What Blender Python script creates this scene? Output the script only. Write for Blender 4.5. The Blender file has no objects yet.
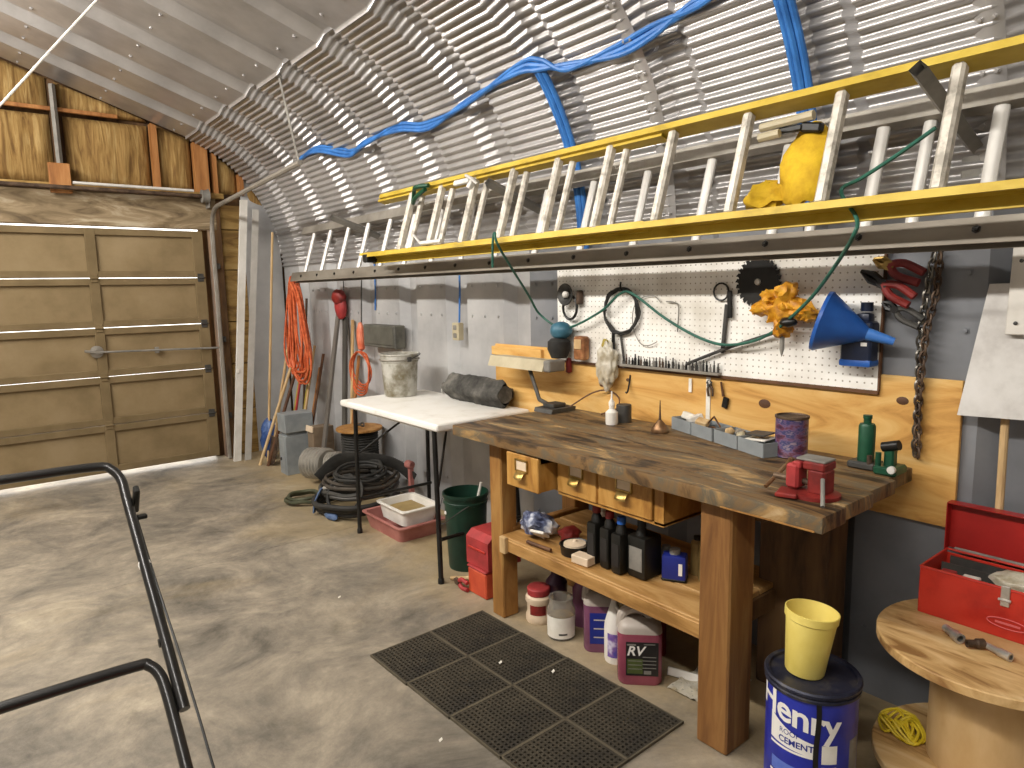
import bpy, bmesh, math, random
from mathutils import Vector, Matrix, Euler, Quaternion
PI = math.pi
random.seed(7)
scene = bpy.context.scene
col = scene.collection

# ------------------------------------------------------------------ camera
cam = bpy.data.cameras.new('camera'); cam.sensor_width = 36.0
cam.lens = 683.78 / 1024 * 36.0; cam.clip_start = 0.02; cam.clip_end = 200
camo = bpy.data.objects.new('camera', cam); col.objects.link(camo)
Rr = Vector((0.77791688, -0.62803894, -0.02030825))
Ru = Vector((0.10245292, 0.09488358, 0.99020225))
Rf = Vector((0.61995865, 0.77237569, -0.13815596))
camo.matrix_world = Matrix(((Rr.x, Ru.x, -Rf.x, 0), (Rr.y, Ru.y, -Rf.y, 0), (Rr.z, Ru.z, -Rf.z, 1.5), (0, 0, 0, 1)))
scene.camera = camo
# ------------------------------------------------------------------ world, lights, exposure
w = bpy.data.worlds.new('world'); scene.world = w; w.use_nodes = True
w.node_tree.nodes['Background'].inputs[0].default_value = (1.0, 0.97, 0.92, 1)
w.node_tree.nodes['Background'].inputs[1].default_value = 4.0
vs = scene.view_settings
vs.view_transform = 'Standard'; vs.look = 'None'; vs.gamma = 1.0; vs.exposure = 0.26; vs.use_curve_mapping = False
LAMPS = [(-0.83, 4.75, 3.2, 74), (-0.83, 2.7, 3.2, 66), (-0.83, 0.65, 3.2, 44), (-0.83, -1.4, 3.2, 14)]      # x, y, z, watts per lens side of the strip lights

# ------------------------------------------------------------------ materials
def lin(h):
    out = []
    for i in (0, 2, 4):
        v = int(h[i:i + 2], 16) / 255
        out.append(v / 12.92 if v <= .04045 else ((v + .055) / 1.055) ** 2.4)
    return (*out, 1)
MATS = {}
def mat(n, cols, r=.6, m=0., sc=6., detail=5., stretch=(1, 1, 1), bump=0., bsc=None, trans=0., ior=1.45, rvar=.0, lo=.35, hi=.65, dist=0., coat=0., emit=None, alpha=1.):
    """cols: one hex colour or a list spread over a noise ramp"""
    if n in MATS: return MATS[n]
    M = bpy.data.materials.new(n); M.use_nodes = True; MATS[n] = M
    nt = M.node_tree; N = nt.nodes; L = nt.links; b = N['Principled BSDF']
    b.inputs['Roughness'].default_value = r; b.inputs['Metallic'].default_value = m
    b.inputs['IOR'].default_value = ior
    if trans: b.inputs['Transmission Weight'].default_value = trans
    if coat: b.inputs['Coat Weight'].default_value = coat
    if alpha < 1: b.inputs['Alpha'].default_value = alpha
    if isinstance(cols, str): cols = [cols]
    if emit: b.inputs['Emission Color'].default_value = lin(emit[0]); b.inputs['Emission Strength'].default_value = emit[1]
    if len(cols) > 1 or bump or rvar:
        tc = N.new('ShaderNodeTexCoord'); mp = N.new('ShaderNodeMapping'); mp.inputs['Scale'].default_value = stretch
        L.new(tc.outputs['Object'], mp.inputs[0])
        nz = N.new('ShaderNodeTexNoise'); nz.inputs['Scale'].default_value = sc; nz.inputs['Detail'].default_value = detail
        nz.inputs['Roughness'].default_value = .62; nz.inputs['Distortion'].default_value = dist
        L.new(mp.outputs[0], nz.inputs['Vector'])
        rp = N.new('ShaderNodeValToRGB'); e = rp.color_ramp.elements
        while len(e) < max(2, len(cols)): e.new(.5)
        k = max(2, len(cols))
        for i in range(k):
            e[i].position = lo + (hi - lo) * i / (k - 1); e[i].color = lin(cols[i % len(cols)])
        L.new(nz.outputs[0], rp.inputs[0]); L.new(rp.outputs[0], b.inputs['Base Color'])
        if rvar:
            mr = N.new('ShaderNodeMapRange'); mr.inputs[3].default_value = r - rvar; mr.inputs[4].default_value = r + rvar
            L.new(nz.outputs[0], mr.inputs[0]); L.new(mr.outputs[0], b.inputs['Roughness'])
        if bump:
            bp = N.new('ShaderNodeBump'); bp.inputs['Strength'].default_value = bump; bp.inputs['Distance'].default_value = .01
            n2 = N.new('ShaderNodeTexNoise'); n2.inputs['Scale'].default_value = bsc or sc * 3; n2.inputs['Detail'].default_value = 4
            L.new(mp.outputs[0], n2.inputs['Vector']); L.new(n2.outputs[0], bp.inputs['Height']); L.new(bp.outputs[0], b.inputs['Normal'])
    else:
        b.inputs['Base Color'].default_value = lin(cols[0])
    return M

def floor_mat():
    M = bpy.data.materials.new('worn_concrete'); M.use_nodes = True; nt = M.node_tree; N = nt.nodes; L = nt.links; b = N['Principled BSDF']
    tc = N.new('ShaderNodeTexCoord')
    def noise(s, d, ro=.6, di=0.):
        n = N.new('ShaderNodeTexNoise'); n.inputs['Scale'].default_value = s; n.inputs['Detail'].default_value = d
        n.inputs['Roughness'].default_value = ro; n.inputs['Distortion'].default_value = di
        L.new(tc.outputs['Object'], n.inputs['Vector']); return n
    def ramp(src, stops):
        r = N.new('ShaderNodeValToRGB'); e = r.color_ramp.elements
        while len(e) < len(stops): e.new(.5)
        for i, (p, c) in enumerate(stops): e[i].position = p; e[i].color = lin(c) if isinstance(c, str) else (c, c, c, 1)
        L.new(src.outputs[0], r.inputs[0]); return r
    def mix(a, bb, f, mode='MIX', fac=None):
        m = N.new('ShaderNodeMixRGB'); m.blend_type = mode
        if fac is not None: m.inputs[0].default_value = fac
        if f: L.new(f.outputs[0], m.inputs[0])
        L.new(a.outputs[0], m.inputs[1]); L.new(bb.outputs[0], m.inputs[2]); return m
    base = ramp(noise(2.1, 11, .72, .5), [(.30, '554f45'), (.42, '7c7467'), (.53, '978c7b'), (.68, 'b9ac95')])
    fine = ramp(noise(11, 10, .78), [(.32, .45), (.66, 1.0)])
    m1 = mix(base, fine, None, 'MULTIPLY', .55)
    warm = N.new('ShaderNodeRGB'); warm.outputs[0].default_value = lin('b09868')
    wf = ramp(noise(.75, 6, .6, .8), [(.52, 0.0), (.72, .38)])
    m2 = mix(m1, warm, wf)
    dark = N.new('ShaderNodeRGB'); dark.outputs[0].default_value = lin('55503f')
    df = ramp(noise(2.2, 7, .7, 1.2), [(.58, 0.0), (.74, .6)])
    m3 = mix(m2, dark, df)
    rust = N.new('ShaderNodeRGB'); rust.outputs[0].default_value = lin('6d5537')
    rf = ramp(noise(.42, 5, .55, .5), [(.62, 0.0), (.70, .55)])
    m4 = mix(m3, rust, rf)
    # sawdust and dirt swept against the bench and table
    sx = N.new('ShaderNodeSeparateXYZ'); L.new(tc.outputs['Object'], sx.inputs[0])
    ad = N.new('ShaderNodeMath'); ad.operation = 'MULTIPLY_ADD'; ad.inputs[1].default_value = .9; L.new(noise(3.0, 8, .7, .6).outputs[0], ad.inputs[0]); L.new(sx.outputs['X'], ad.inputs[2])
    sf = ramp(ad, [(.0, 0.0), (1.0, .5)]); mr0 = N.new('ShaderNodeMapRange'); mr0.inputs[1].default_value = 2.05; mr0.inputs[2].default_value = 2.5; L.new(ad.outputs[0], mr0.inputs[0]); L.new(mr0.outputs[0], sf.inputs[0])
    sand = N.new('ShaderNodeRGB'); sand.outputs[0].default_value = lin('b39a6a')
    m4 = mix(m4, sand, sf)
    L.new(m4.outputs[0], b.inputs['Base Color'])
    mr = N.new('ShaderNodeMapRange'); mr.inputs[3].default_value = .42; mr.inputs[4].default_value = .8
    L.new(noise(3, 5).outputs[0], mr.inputs[0]); L.new(mr.outputs[0], b.inputs['Roughness'])
    bp = N.new('ShaderNodeBump'); bp.inputs['Strength'].default_value = .25; bp.inputs['Distance'].default_value = .01
    L.new(noise(40, 6).outputs[0], bp.inputs['Height']); L.new(bp.outputs[0], b.inputs['Normal'])
    return M

def pegboard_mat():
    M = bpy.data.materials.new('pegboard_white'); M.use_nodes = True; nt = M.node_tree; N = nt.nodes; L = nt.links; b = N['Principled BSDF']
    tc = N.new('ShaderNodeTexCoord'); sp = N.new('ShaderNodeSeparateXYZ'); cb = N.new('ShaderNodeCombineXYZ')
    L.new(tc.outputs['Object'], sp.inputs[0]); L.new(sp.outputs['Y'], cb.inputs['X']); L.new(sp.outputs['Z'], cb.inputs['Y'])
    vo = N.new('ShaderNodeTexVoronoi'); vo.voronoi_dimensions = '2D'; vo.inputs['Scale'].default_value = 1 / .0254; vo.inputs['Randomness'].default_value = 0
    L.new(cb.outputs[0], vo.inputs['Vector'])
    lt = N.new('ShaderNodeMath'); lt.operation = 'LESS_THAN'; lt.inputs[1].default_value = .13; L.new(vo.outputs['Distance'], lt.inputs[0])
    nz = N.new('ShaderNodeTexNoise'); nz.inputs['Scale'].default_value = 5; nz.inputs['Detail'].default_value = 6; L.new(tc.outputs['Object'], nz.inputs['Vector'])
    rp = N.new('ShaderNodeValToRGB'); e = rp.color_ramp.elements; e[0].position = .3; e[0].color = lin('cfc9bd'); e[1].position = .55; e[1].color = lin('f2efe8')
    L.new(nz.outputs[0], rp.inputs[0])
    mx = N.new('ShaderNodeMixRGB'); mx.inputs[2].default_value = lin('a39a8d'); L.new(lt.outputs[0], mx.inputs[0]); L.new(rp.outputs[0], mx.inputs[1])
    L.new(mx.outputs[0], b.inputs['Base Color']); b.inputs['Roughness'].default_value = .55
    return M

steel = mat('galvanised_steel', ['a29f9d', 'b2afad', 'bfbcba'], .30, .5, sc=2.5, rvar=.06)
wallsteel = mat('wall_steel', ['a3a2a2', 'b4b3b2', 'bfbebc'], .5, .25, sc=2.0, rvar=.08)
alum = mat('aluminium', ['cfccc6', 'e6e3dd'], .42, .25, sc=9, stretch=(1, 1, .2))
rungm = mat('worn_rung_metal', ['9a9488', 'c9c2b5', 'd8d2c6'], .5, .3, sc=22)
dkalum = mat('dull_aluminium', ['8b857b', 'a59f95'], .5, .5, sc=6)
yel = mat('yellow_fibreglass', ['8f7a24', 'bb9d2c', 'cbb044'], .5, sc=9, stretch=(1, .5, 1), lo=.25, hi=.6)
bluem = mat('blue_cable', ['2c62a4', '3d7cc4'], .42, sc=12)
concrete = floor_mat()
pegm = pegboard_mat()
ply = mat('pine_plywood', ['a87536', 'cc9a52', 'd9ae68', 'e0bb7c'], .55, sc=3.2, stretch=(1, .45, 2.4), detail=8, dist=1.4, lo=.3, hi=.68)
pine = mat('aged_pine', ['785126', '976a34', 'a97f45'], .6, sc=6, stretch=(2.5, 2.5, .35), detail=7, dist=.8)
piney = mat('pine_board_long', ['8a6331', 'ab8048', 'c29a62'], .6, sc=6, stretch=(2.5, .35, 2.5), detail=7, dist=.8)
drawm = mat('oak_drawer', ['8f6129', 'ad7d3a', 'bd8f4b'], .5, sc=7, stretch=(2, 2, .5), detail=7, dist=.7)
benchm = mat('stained_bench_top', ['2a2016', '4a3824', '7a5d39', '5f5645', '9a7a4c', 'b49a72'], .55, sc=4.4, stretch=(2.8, .6, 1), detail=9, dist=1.2, bump=.25, lo=.34, hi=.70)
postm = mat('bench_post_wood', ['6a4522', '835a2f', '97703f'], .6, sc=6, stretch=(2.5, 2.5, .3), detail=7, dist=.6)
darkwood = mat('dark_wood', ['3f2c1a', '5d4227', '6f5230'], .7, sc=6, stretch=(2, 2, .4))
orangewood = mat('orange_fir', ['85542a', '9f6a38', 'b07c48'], .65, sc=6, stretch=(2.5, 2.5, .35), detail=6)
headm = mat('stained_header', ['5e4f3a', '7d6b50', '978467', 'b8aa90'], .8, sc=3.5, stretch=(.5, 1, 2.2), detail=9, dist=1.5)
plankm = mat('mottled_plank', ['6a4d26', '94753f', 'a98b55'], .75, sc=5, stretch=(.5, 1, 2), detail=8, dist=1)
batt = mat('kraft_insulation', ['6b4e27', '886838', '9b7c48', 'ac8f5c'], .85, sc=5, stretch=(5.5, 1, .5), detail=8, dist=.9, bump=.5, bsc=12)
tan = mat('tan_door_paint', ['7d6a4a', '8c7856', '968261'], .75, sc=2.2, detail=7)
tan_rail = mat('tan_rail_paint', ['6f5e40', '837050'], .85, sc=3)
white = mat('white_plastic', ['d9d4c9', 'eeeae2'], .45, sc=6)
whitep = mat('white_paint', ['cdc8be', 'e2ded6'], .5, sc=5)
dirtyw = mat('dirty_white', ['8f8779', 'c6bfb2', 'd8d3c8', 'e0dcd3'], .55, sc=7, detail=8)
black = mat('black_plastic', '14130f', .45)
blackm = mat('black_metal', ['151412', '232220'], .38, .2, sc=10)
rubber = mat('black_rubber', ['1d1c1a', '34322e'], .7, sc=9)
matrub = mat('dusty_mat_rubber', ['26221c', '393328', '463f32'], .85, sc=4)
seamrub = mat('dusty_mat_seam', ['4e4739', '605746'], .85, sc=9)
grey = mat('grey_paint', ['7c8183', '929798'], .5, sc=6)
dgrey = mat('dark_grey_metal', ['3a3a38', '55524d'], .5, .3, sc=7)
mgrey = mat('mid_grey', ['6f6c66', '8b877f'], .6, sc=8)
red = mat('red_enamel', ['a5241b', 'c03022', 'c8382a'], .38, sc=5, coat=.2)
dred = mat('dark_red_paint', ['5c1a17', '7c221d', '8c2a22'], .55, sc=9)
dusty_red = mat('dusty_red', ['8d2d2d', 'b03a3a'], .6, sc=10)
orange_red = mat('orange_red', ['b5442a', 'cf5a38'], .55, sc=8)
pink = mat('pink_plastic', ['9c5f58', 'b57970'], .55, sc=6)
dkgreen = mat('dark_green', ['10291f', '173a2b'], .4, sc=6)
jackg = mat('jack_green', ['12402c', '1c5338'], .4, .1, sc=8)
teal = mat('teal_cord', ['1f4d40', '2f6a58'], .5, sc=20)
blue = mat('blue_plastic', ['1d4f9c', '2a62b4'], .4, sc=6)
navy = mat('navy_label', ['1c2a78', '232f8c'], .4, sc=5)
bucketblue = mat('bucket_blue', ['1c2482', '26309a', '2a36a6'], .35, sc=5)
yelplastic = mat('pale_yellow_plastic', ['dfc862', 'ecd97c'], .4, sc=5)
yelcloth = mat('yellow_fabric', ['b58d10', 'd6b020'], .8, sc=12, bump=.5, bsc=30)
yeltool = mat('yellow_tool', ['a66a12', 'd0911f', 'dba634'], .5, sc=25)
yelcord = mat('yellow_cord', ['cbb01a', 'e3cb3a'], .5, sc=30)
orangec = mat('orange_cord', ['a8471f', 'c75c32', 'd27448'], .55, sc=25)
beige = mat('beige_enamel', ['a99d80', 'bdb295'], .5, sc=6)
cardbd = mat('reel_hardboard', ['c09c68', 'cfae7e', 'd8ba8e'], .65, sc=4, stretch=(1, 1, .4), detail=7)
reelwood = mat('reel_plywood', ['8a6438', 'bd9862', 'cfac78', 'd8bb8c'], .6, sc=4.5, stretch=(2.4, .6, 1), detail=8, dist=1.4)
chrome = mat('chrome_steel', ['b0aca4', 'd6d2ca'], .3, .6, sc=12)
brass = mat('aged_brass', ['8a7038', 'b5975a'], .35, .8, sc=14)
copper = mat('coppery_tin', ['5f4630', '8b6a4a', 'a98a68'], .4, .7, sc=9)
rusty = mat('rusty_steel', ['3d3027', '5c4a3c', '6d5a48'], .6, .5, sc=14)
purple = mat('can_print', ['34203a', '5e2838', '6a5472', '272d5c', '86747e'], .4, sc=16, detail=3, stretch=(1, 1, 2.2), lo=.36, hi=.64)
amber = mat('pink_fluid', ['9a4a5e', 'b45f70'], .25, sc=3, trans=.25)
amber2 = mat('purple_fluid', ['7d4a66', '96607e'], .25, sc=3, trans=.25)
clearp = mat('cloudy_plastic', ['cfc2b6', 'e2d8cc'], .35, sc=6, trans=.35)
glassj = mat('clear_jar', 'e9e4d8', .12, trans=.85)
bagm = mat('crinkled_bag', ['b9ab8c', 'd6cdb8', 'e3dccb'], .3, sc=18, trans=.35, bump=.8, bsc=30)
leather = mat('brown_leather', ['6f4422', '96623a', 'b8895a'], .6, sc=14)
paper = mat('paper', ['d8d2c4', 'ece8de'], .7, sc=9)
lawnblk = mat('black_powder_coat', ['12110f', '1e1c1a'], .33, .1, sc=8, coat=.3)
cream = mat('cream_tub', ['cdb79a', 'dfcab0'], .5, sc=8)
khaki = mat('khaki_can', ['8a7448', 'a48c58'], .5, sc=9)
lightwood = mat('stick_wood', ['a38258', 'c4a577', 'd3b88c'], .65, sc=6, stretch=(2, 2, .3))
yelgrip = mat('olive_stick', ['8a7a28', 'a8963a'], .6, sc=9)
brownst = mat('brown_stick', ['4d3220', '6d4a2e'], .65, sc=8)
duct = mat('duct_foil', ['8f8b82', 'aba69c'], .4, .4, sc=8)
graphite = mat('black_label', ['1d1b1c', '2c2a28'], .4, sc=8)
olive = mat('olive_print', ['3d4a24', '5a6432'], .5, sc=9)
lettering = mat('white_lettering', 'e9e6df', .5)
litm = mat('tube_light', 'ffffff', .5, emit=('fff3e0', 3.0))
outdoor = mat('outdoor_gravel', ['c8c4bc', 'e0ddd6'], .8, sc=10)

# ------------------------------------------------------------------ mesh builder
def V(*a): return Vector(a)
def spl(pts, n=6, closed=False):
    P = [Vector(p) for p in pts]; out = []; m = len(P)
    rng = m if closed else m - 1
    for i in range(rng):
        if closed: p0, p1, p2, p3 = P[(i - 1) % m], P[i], P[(i + 1) % m], P[(i + 2) % m]
        else: p0, p1, p2, p3 = P[max(i - 1, 0)], P[i], P[i + 1], P[min(i + 2, m - 1)]
        for k in range(n):
            t = k / n
            out.append(.5 * ((2 * p1) + (-p0 + p2) * t + (2 * p0 - 5 * p1 + 4 * p2 - p3) * t * t + (-p0 + 3 * p1 - 3 * p2 + p3) * t ** 3))
    if not closed: out.append(P[-1].copy())
    return out
class MB:
    def __init__(s): s.bm = bmesh.new()
    def box(s, c, size, rot=None, bev=0., seg=1, taper=None):
        M = Matrix.Translation(Vector(c))
        if rot is not None: M = M @ (rot.to_4x4() if isinstance(rot, Matrix) else Euler(rot).to_matrix().to_4x4())
        r = bmesh.ops.create_cube(s.bm, size=1.0)
        vs_ = r['verts']
        for v in vs_:
            v.co = Vector((v.co.x * size[0], v.co.y * size[1], v.co.z * size[2]))
            if taper and v.co.z < 0: v.co.x *= taper; v.co.y *= taper
        if bev > 0:
            ed = list({e for v in vs_ for e in v.link_edges})
            q = bmesh.ops.bevel(s.bm, geom=ed, offset=bev, segments=seg, affect='EDGES', profile=.6)
            vs_ = list({v for v in q['verts']} | {v for f in q['faces'] for v in f.verts} | {v for v in vs_ if v.is_valid})
        bmesh.ops.transform(s.bm, matrix=M, verts=vs_)
        return s
    def tube(s, pts, r, seg=8, closed=False, caps=True, flat=None):
        P = [Vector(p) for p in pts]; n = len(P)
        R_ = r if isinstance(r, (list, tuple)) else [r] * n
        rings = []; up = None
        for i in range(n):
            if closed: t = P[(i + 1) % n] - P[i - 1]
            else: t = P[min(i + 1, n - 1)] - P[max(i - 1, 0)]
            if t.length < 1e-9: t = V(0, 0, 1)
            t.normalize()
            if up is None:
                up = t.orthogonal().normalized()
                if flat is not None:
                    f = Vector(flat); up = (f - t * f.dot(t)).normalized()
            else:
                up = up - t * up.dot(t)
                if up.length < 1e-6: up = t.orthogonal()
                up.normalize()
            b = t.cross(up)
            ring = []
            for k in range(seg):
                a = 2 * PI * (k + .5) / seg
                rr = R_[i]
                if isinstance(rr, (tuple, list)): ru, rb = rr
                else: ru = rb = rr
                ring.append(s.bm.verts.new(P[i] + up * (math.cos(a) * ru) + b * (math.sin(a) * rb)))
            rings.append(ring)
        m = n if closed else n - 1
        for i in range(m):
            A, B = rings[i], rings[(i + 1) % n]
            for k in range(seg):
                s.bm.faces.new((A[k], A[(k + 1) % seg], B[(k + 1) % seg], B[k]))
        if caps and not closed:
            s.bm.faces.new(rings[0][::-1]); s.bm.faces.new(rings[-1])
        return s
    def lathe(s, prof, c=(0, 0, 0), seg=24, M=None, sx=1., sy=1., closed=True):
        T = Matrix.Translation(Vector(c)) @ (M.to_4x4() if M is not None else Matrix())
        rings = []
        for (r, z) in prof:
            if r < 1e-6: rings.append([s.bm.verts.new(T @ V(0, 0, z))])
            else: rings.append([s.bm.verts.new(T @ V(r * sx * math.cos(2 * PI * k / seg), r * sy * math.sin(2 * PI * k / seg), z)) for k in range(seg)])
        for A, B in zip(rings, rings[1:]):
            if len(A) == 1 and len(B) == 1: continue
            for k in range(seg):
                k2 = (k + 1) % seg
                if len(A) == 1: s.bm.faces.new((A[0], B[k2], B[k]))
                elif len(B) == 1: s.bm.faces.new((A[k], A[k2], B[0]))
                else: s.bm.faces.new((A[k], A[k2], B[k2], B[k]))
        if closed:
            if len(rings[0]) > 1: s.bm.faces.new(rings[0][::-1])
            if len(rings[-1]) > 1: s.bm.faces.new(rings[-1])
        return s
    def prism(s, pts, vec):
        A = [s.bm.verts.new(Vector(p)) for p in pts]; B = [s.bm.verts.new(Vector(p) + Vector(vec)) for p in pts]
        n = len(A)
        s.bm.faces.new(A); s.bm.faces.new(B[::-1])
        for k in range(n): s.bm.faces.new((A[k], B[k], B[(k + 1) % n], A[(k + 1) % n]))
        return s
    def grid(s, fn, nu, nv, thick=None):
        G = [[s.bm.verts.new(Vector(fn(i / nu, j / nv))) for j in range(nv + 1)] for i in range(nu + 1)]
        for i in range(nu):
            for j in range(nv): s.bm.faces.new((G[i][j], G[i + 1][j], G[i + 1][j + 1], G[i][j + 1]))
        if thick:
            t = Vector(thick); H = [[s.bm.verts.new(v.co + t) for v in row] for row in G]
            for i in range(nu):
                for j in range(nv): s.bm.faces.new((H[i][j + 1], H[i + 1][j + 1], H[i + 1][j], H[i][j]))
            for i in range(nu):
                for j in (0, nv): s.bm.faces.new((G[i][j], H[i][j], H[i + 1][j], G[i + 1][j]))
            for j in range(nv):
                for i in (0, nu): s.bm.faces.new((G[i][j], H[i][j], H[i][j + 1], G[i][j + 1]))
        return s
    def blob(s, c, size, seed=0, amp=.15, freq=3., sub=3, rot=None):
        from mathutils import noise
        r = bmesh.ops.create_icosphere(s.bm, subdivisions=sub, radius=1.0)
        M = Matrix.Translation(Vector(c)) @ (Euler(rot).to_matrix().to_4x4() if rot else Matrix())
        for v in r['verts']:
            d = 1 + amp * noise.noise(v.co * freq + V(seed * 7.1, seed * 3.3, 0))
            v.co = M @ V(v.co.x * d * size[0], v.co.y * d * size[1], v.co.z * d * size[2])
        return s
    def mesh(s, name, m, ang=35, recalc=True):
        if recalc: bmesh.ops.recalc_face_normals(s.bm, faces=s.bm.faces)
        me = bpy.data.meshes.new(name); s.bm.to_mesh(me); s.bm.free()
        me.materials.append(m)
        me.shade_smooth(); me.set_sharp_from_angle(angle=math.radians(ang))
        return me
WM = {}
def obj(name, mb, m, parent=None, ang=35, recalc=True):
    """mesh given in world coordinates, stored relative to its parent"""
    me = mb.mesh(name, m, ang, recalc) if isinstance(mb, MB) else mb
    o = bpy.data.objects.new(name, me); col.objects.link(o)
    if parent is not None:
        o.parent = parent; me.transform(WM[parent].inverted()); WM[o] = WM[parent]
    else: WM[o] = Matrix()
    return o
def single(name, mb, m, label, cat, base=None, group=None, ang=35):
    """a thing that is one mesh; origin at its base"""
    me = mb.mesh(name, m, ang); o = bpy.data.objects.new(name, me); col.objects.link(o)
    b = Vector(base) if base else sum((v.co for v in me.vertices), Vector()) / len(me.vertices)
    me.transform(Matrix.Translation(-b)); o.location = b; WM[o] = Matrix.Translation(b)
    o['label'] = label; o['category'] = cat
    if group: o['group'] = group
    return o
def thing(name, label, cat, loc=(0, 0, 0), group=None):
    o = bpy.data.objects.new(name, None); col.objects.link(o); o.location = loc; o.empty_display_size = .1
    o['label'] = label; o['category'] = cat
    if group: o['group'] = group
    WM[o] = Matrix.Translation(Vector(loc)); return o
def struct(name, label, cat, loc=(0, 0, 0)):
    o = thing(name, label, cat, loc); o['kind'] = 'structure'; return o
def smesh(name, mb, m, label, cat, ang=35):
    o = obj(name, mb, m, None, ang); o['kind'] = 'structure'; o['label'] = label; o['category'] = cat; return o
def share(name, me, parent, loc, rotz=0.):
    o = bpy.data.objects.new(name, me); col.objects.link(o); o.parent = parent; o.location = loc; o.rotation_euler = (0, 0, rotz); return o
def RZ(a): return Matrix.Rotation(a, 3, 'Z')
def RX(a): return Matrix.Rotation(a, 3, 'X')
def RY(a): return Matrix.Rotation(a, 3, 'Y')
def text(s_, size, fn, name, m, parent, depth=.0, bold=0., spacing=1., shear=0.):
    """lettering: fn maps the flat letter plane (u right, v up, w out) to world"""
    cu = bpy.data.curves.new('lettering', 'FONT'); cu.body = s_; cu.size = size; cu.align_x = 'CENTER'; cu.align_y = 'CENTER'
    cu.offset = bold; cu.space_character = spacing; cu.shear = shear; cu.resolution_u = 3
    to = bpy.data.objects.new('lettering_tmp', cu); col.objects.link(to)
    dg = bpy.context.evaluated_depsgraph_get(); me = bpy.data.meshes.new_from_object(to.evaluated_get(dg))
    bpy.data.objects.remove(to); bpy.data.curves.remove(cu)
    bm = bmesh.new(); bm.from_mesh(me); bpy.data.meshes.remove(me)
    bmesh.ops.subdivide_edges(bm, edges=[e for e in bm.edges if e.calc_length() > size * .2], cuts=2)
    bmesh.ops.triangulate(bm, faces=bm.faces)
    for v in bm.verts: v.co = Vector(fn(v.co.x, v.co.y))
    mb = MB(); mb.bm.free(); mb.bm = bm
    return obj(name, mb, m, parent, recalc=False)

# ================================================================== THE SHELL
WX, RA, Z0, PH = 2.46, 1.18, 1.735, math.radians(18.8)      # inner wall face, haunch radius, springing height, roof pitch
CXA = WX - RA; XE = CXA + RA * math.sin(PH); ZE = Z0 + RA * math.cos(PH)
RIDGE = -0.83; ZR = ZE + (XE - RIDGE) * math.tan(PH)
YEND = 6.5; PER = 0.6; DEP = 0.055; NPAN = 16
PROF = [(0, 0), (-.36, 0), (-.425, DEP), (-.535, DEP), (-.60, 0)]     # one 24 inch arch panel: (along y, outward)
def haunch(a, d=0.):      # a = 0 at the wall, grows towards the roof; d = outward offset
    return V(CXA + (RA + d) * math.cos(a), 0, Z0 + (RA + d) * math.sin(a))
def strip(mb, path, crimp=0.):
    """path: list of (point, outward normal); extrudes the panel profile along it, every facet with its own edges"""
    for (y0, d0), (y1, d1) in zip(PROF, PROF[1:]):
        A = [mb.bm.verts.new(p + n * (d0 + c) + V(0, y0, 0)) for p, n, c in path]
        B = [mb.bm.verts.new(p + n * (d1 + c) + V(0, y1, 0)) for p, n, c in path]
        for i in range(len(path) - 1): mb.bm.faces.new((A[i], A[i + 1], B[i + 1], B[i]))
NC = 34; AEND = PI / 2 - PH
hp = []
for i in range(NC * 6 + 1):
    a = AEND * i / (NC * 6); n = V(math.cos(a), 0, math.sin(a))
    c = .0105 * (math.cos(2 * PI * i / 6) - 1) if 3 <= i <= NC * 6 - 3 else 0
    hp.append((haunch(a), n, c))
mb = MB(); strip(mb, hp); haunch_me = mb.mesh('haunch_panel', steel, 80, recalc=False)
rn = V(math.sin(PH), 0, math.cos(PH))
mb = MB(); strip(mb, [(V(XE, 0, ZE), rn, 0), (V((XE + RIDGE) / 2, 0, (ZE + ZR) / 2), rn, 0), (V(RIDGE, 0, ZR), rn, 0)])
def bolt(mb, p, n, r=.009):
    q = V(0, 0, 1).rotation_difference(n).to_matrix()
    mb.lathe([(r * 1.5, 0), (r * 1.5, .002), (r, .002), (r * .9, .008), (0, .009)], p, 6, q, closed=False)
for k in range(5):
    t = .09 + k * .55
    for yy in (-.06, -.30): bolt(mb, V(XE, yy, ZE) + V(-math.cos(PH), 0, math.sin(PH)) * t, -rn, .008)
roof_me = mb.mesh('roof_panel', steel, 30, recalc=False)
mb = MB(); strip(mb, [(V(WX, 0, 0), V(1, 0, 0), 0), (V(WX, 0, .9), V(1, 0, 0), 0), (V(WX, 0, Z0), V(1, 0, 0), 0)])
for zz in (.25, 1.34, 1.52):
    for yy in (-.05, -.18, -.31): bolt(mb, V(WX, yy, zz), V(-1, 0, 0), .008)
wall_me = mb.mesh('wall_panel', wallsteel, 30, recalc=False); dwall_me = wall_me.copy(); dwall_me.materials[0] = mat('grey_wall_steel', ['75777b', '818387', '8b8c8f'], .5, .25, sc=2.0, rvar=.08)

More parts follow.
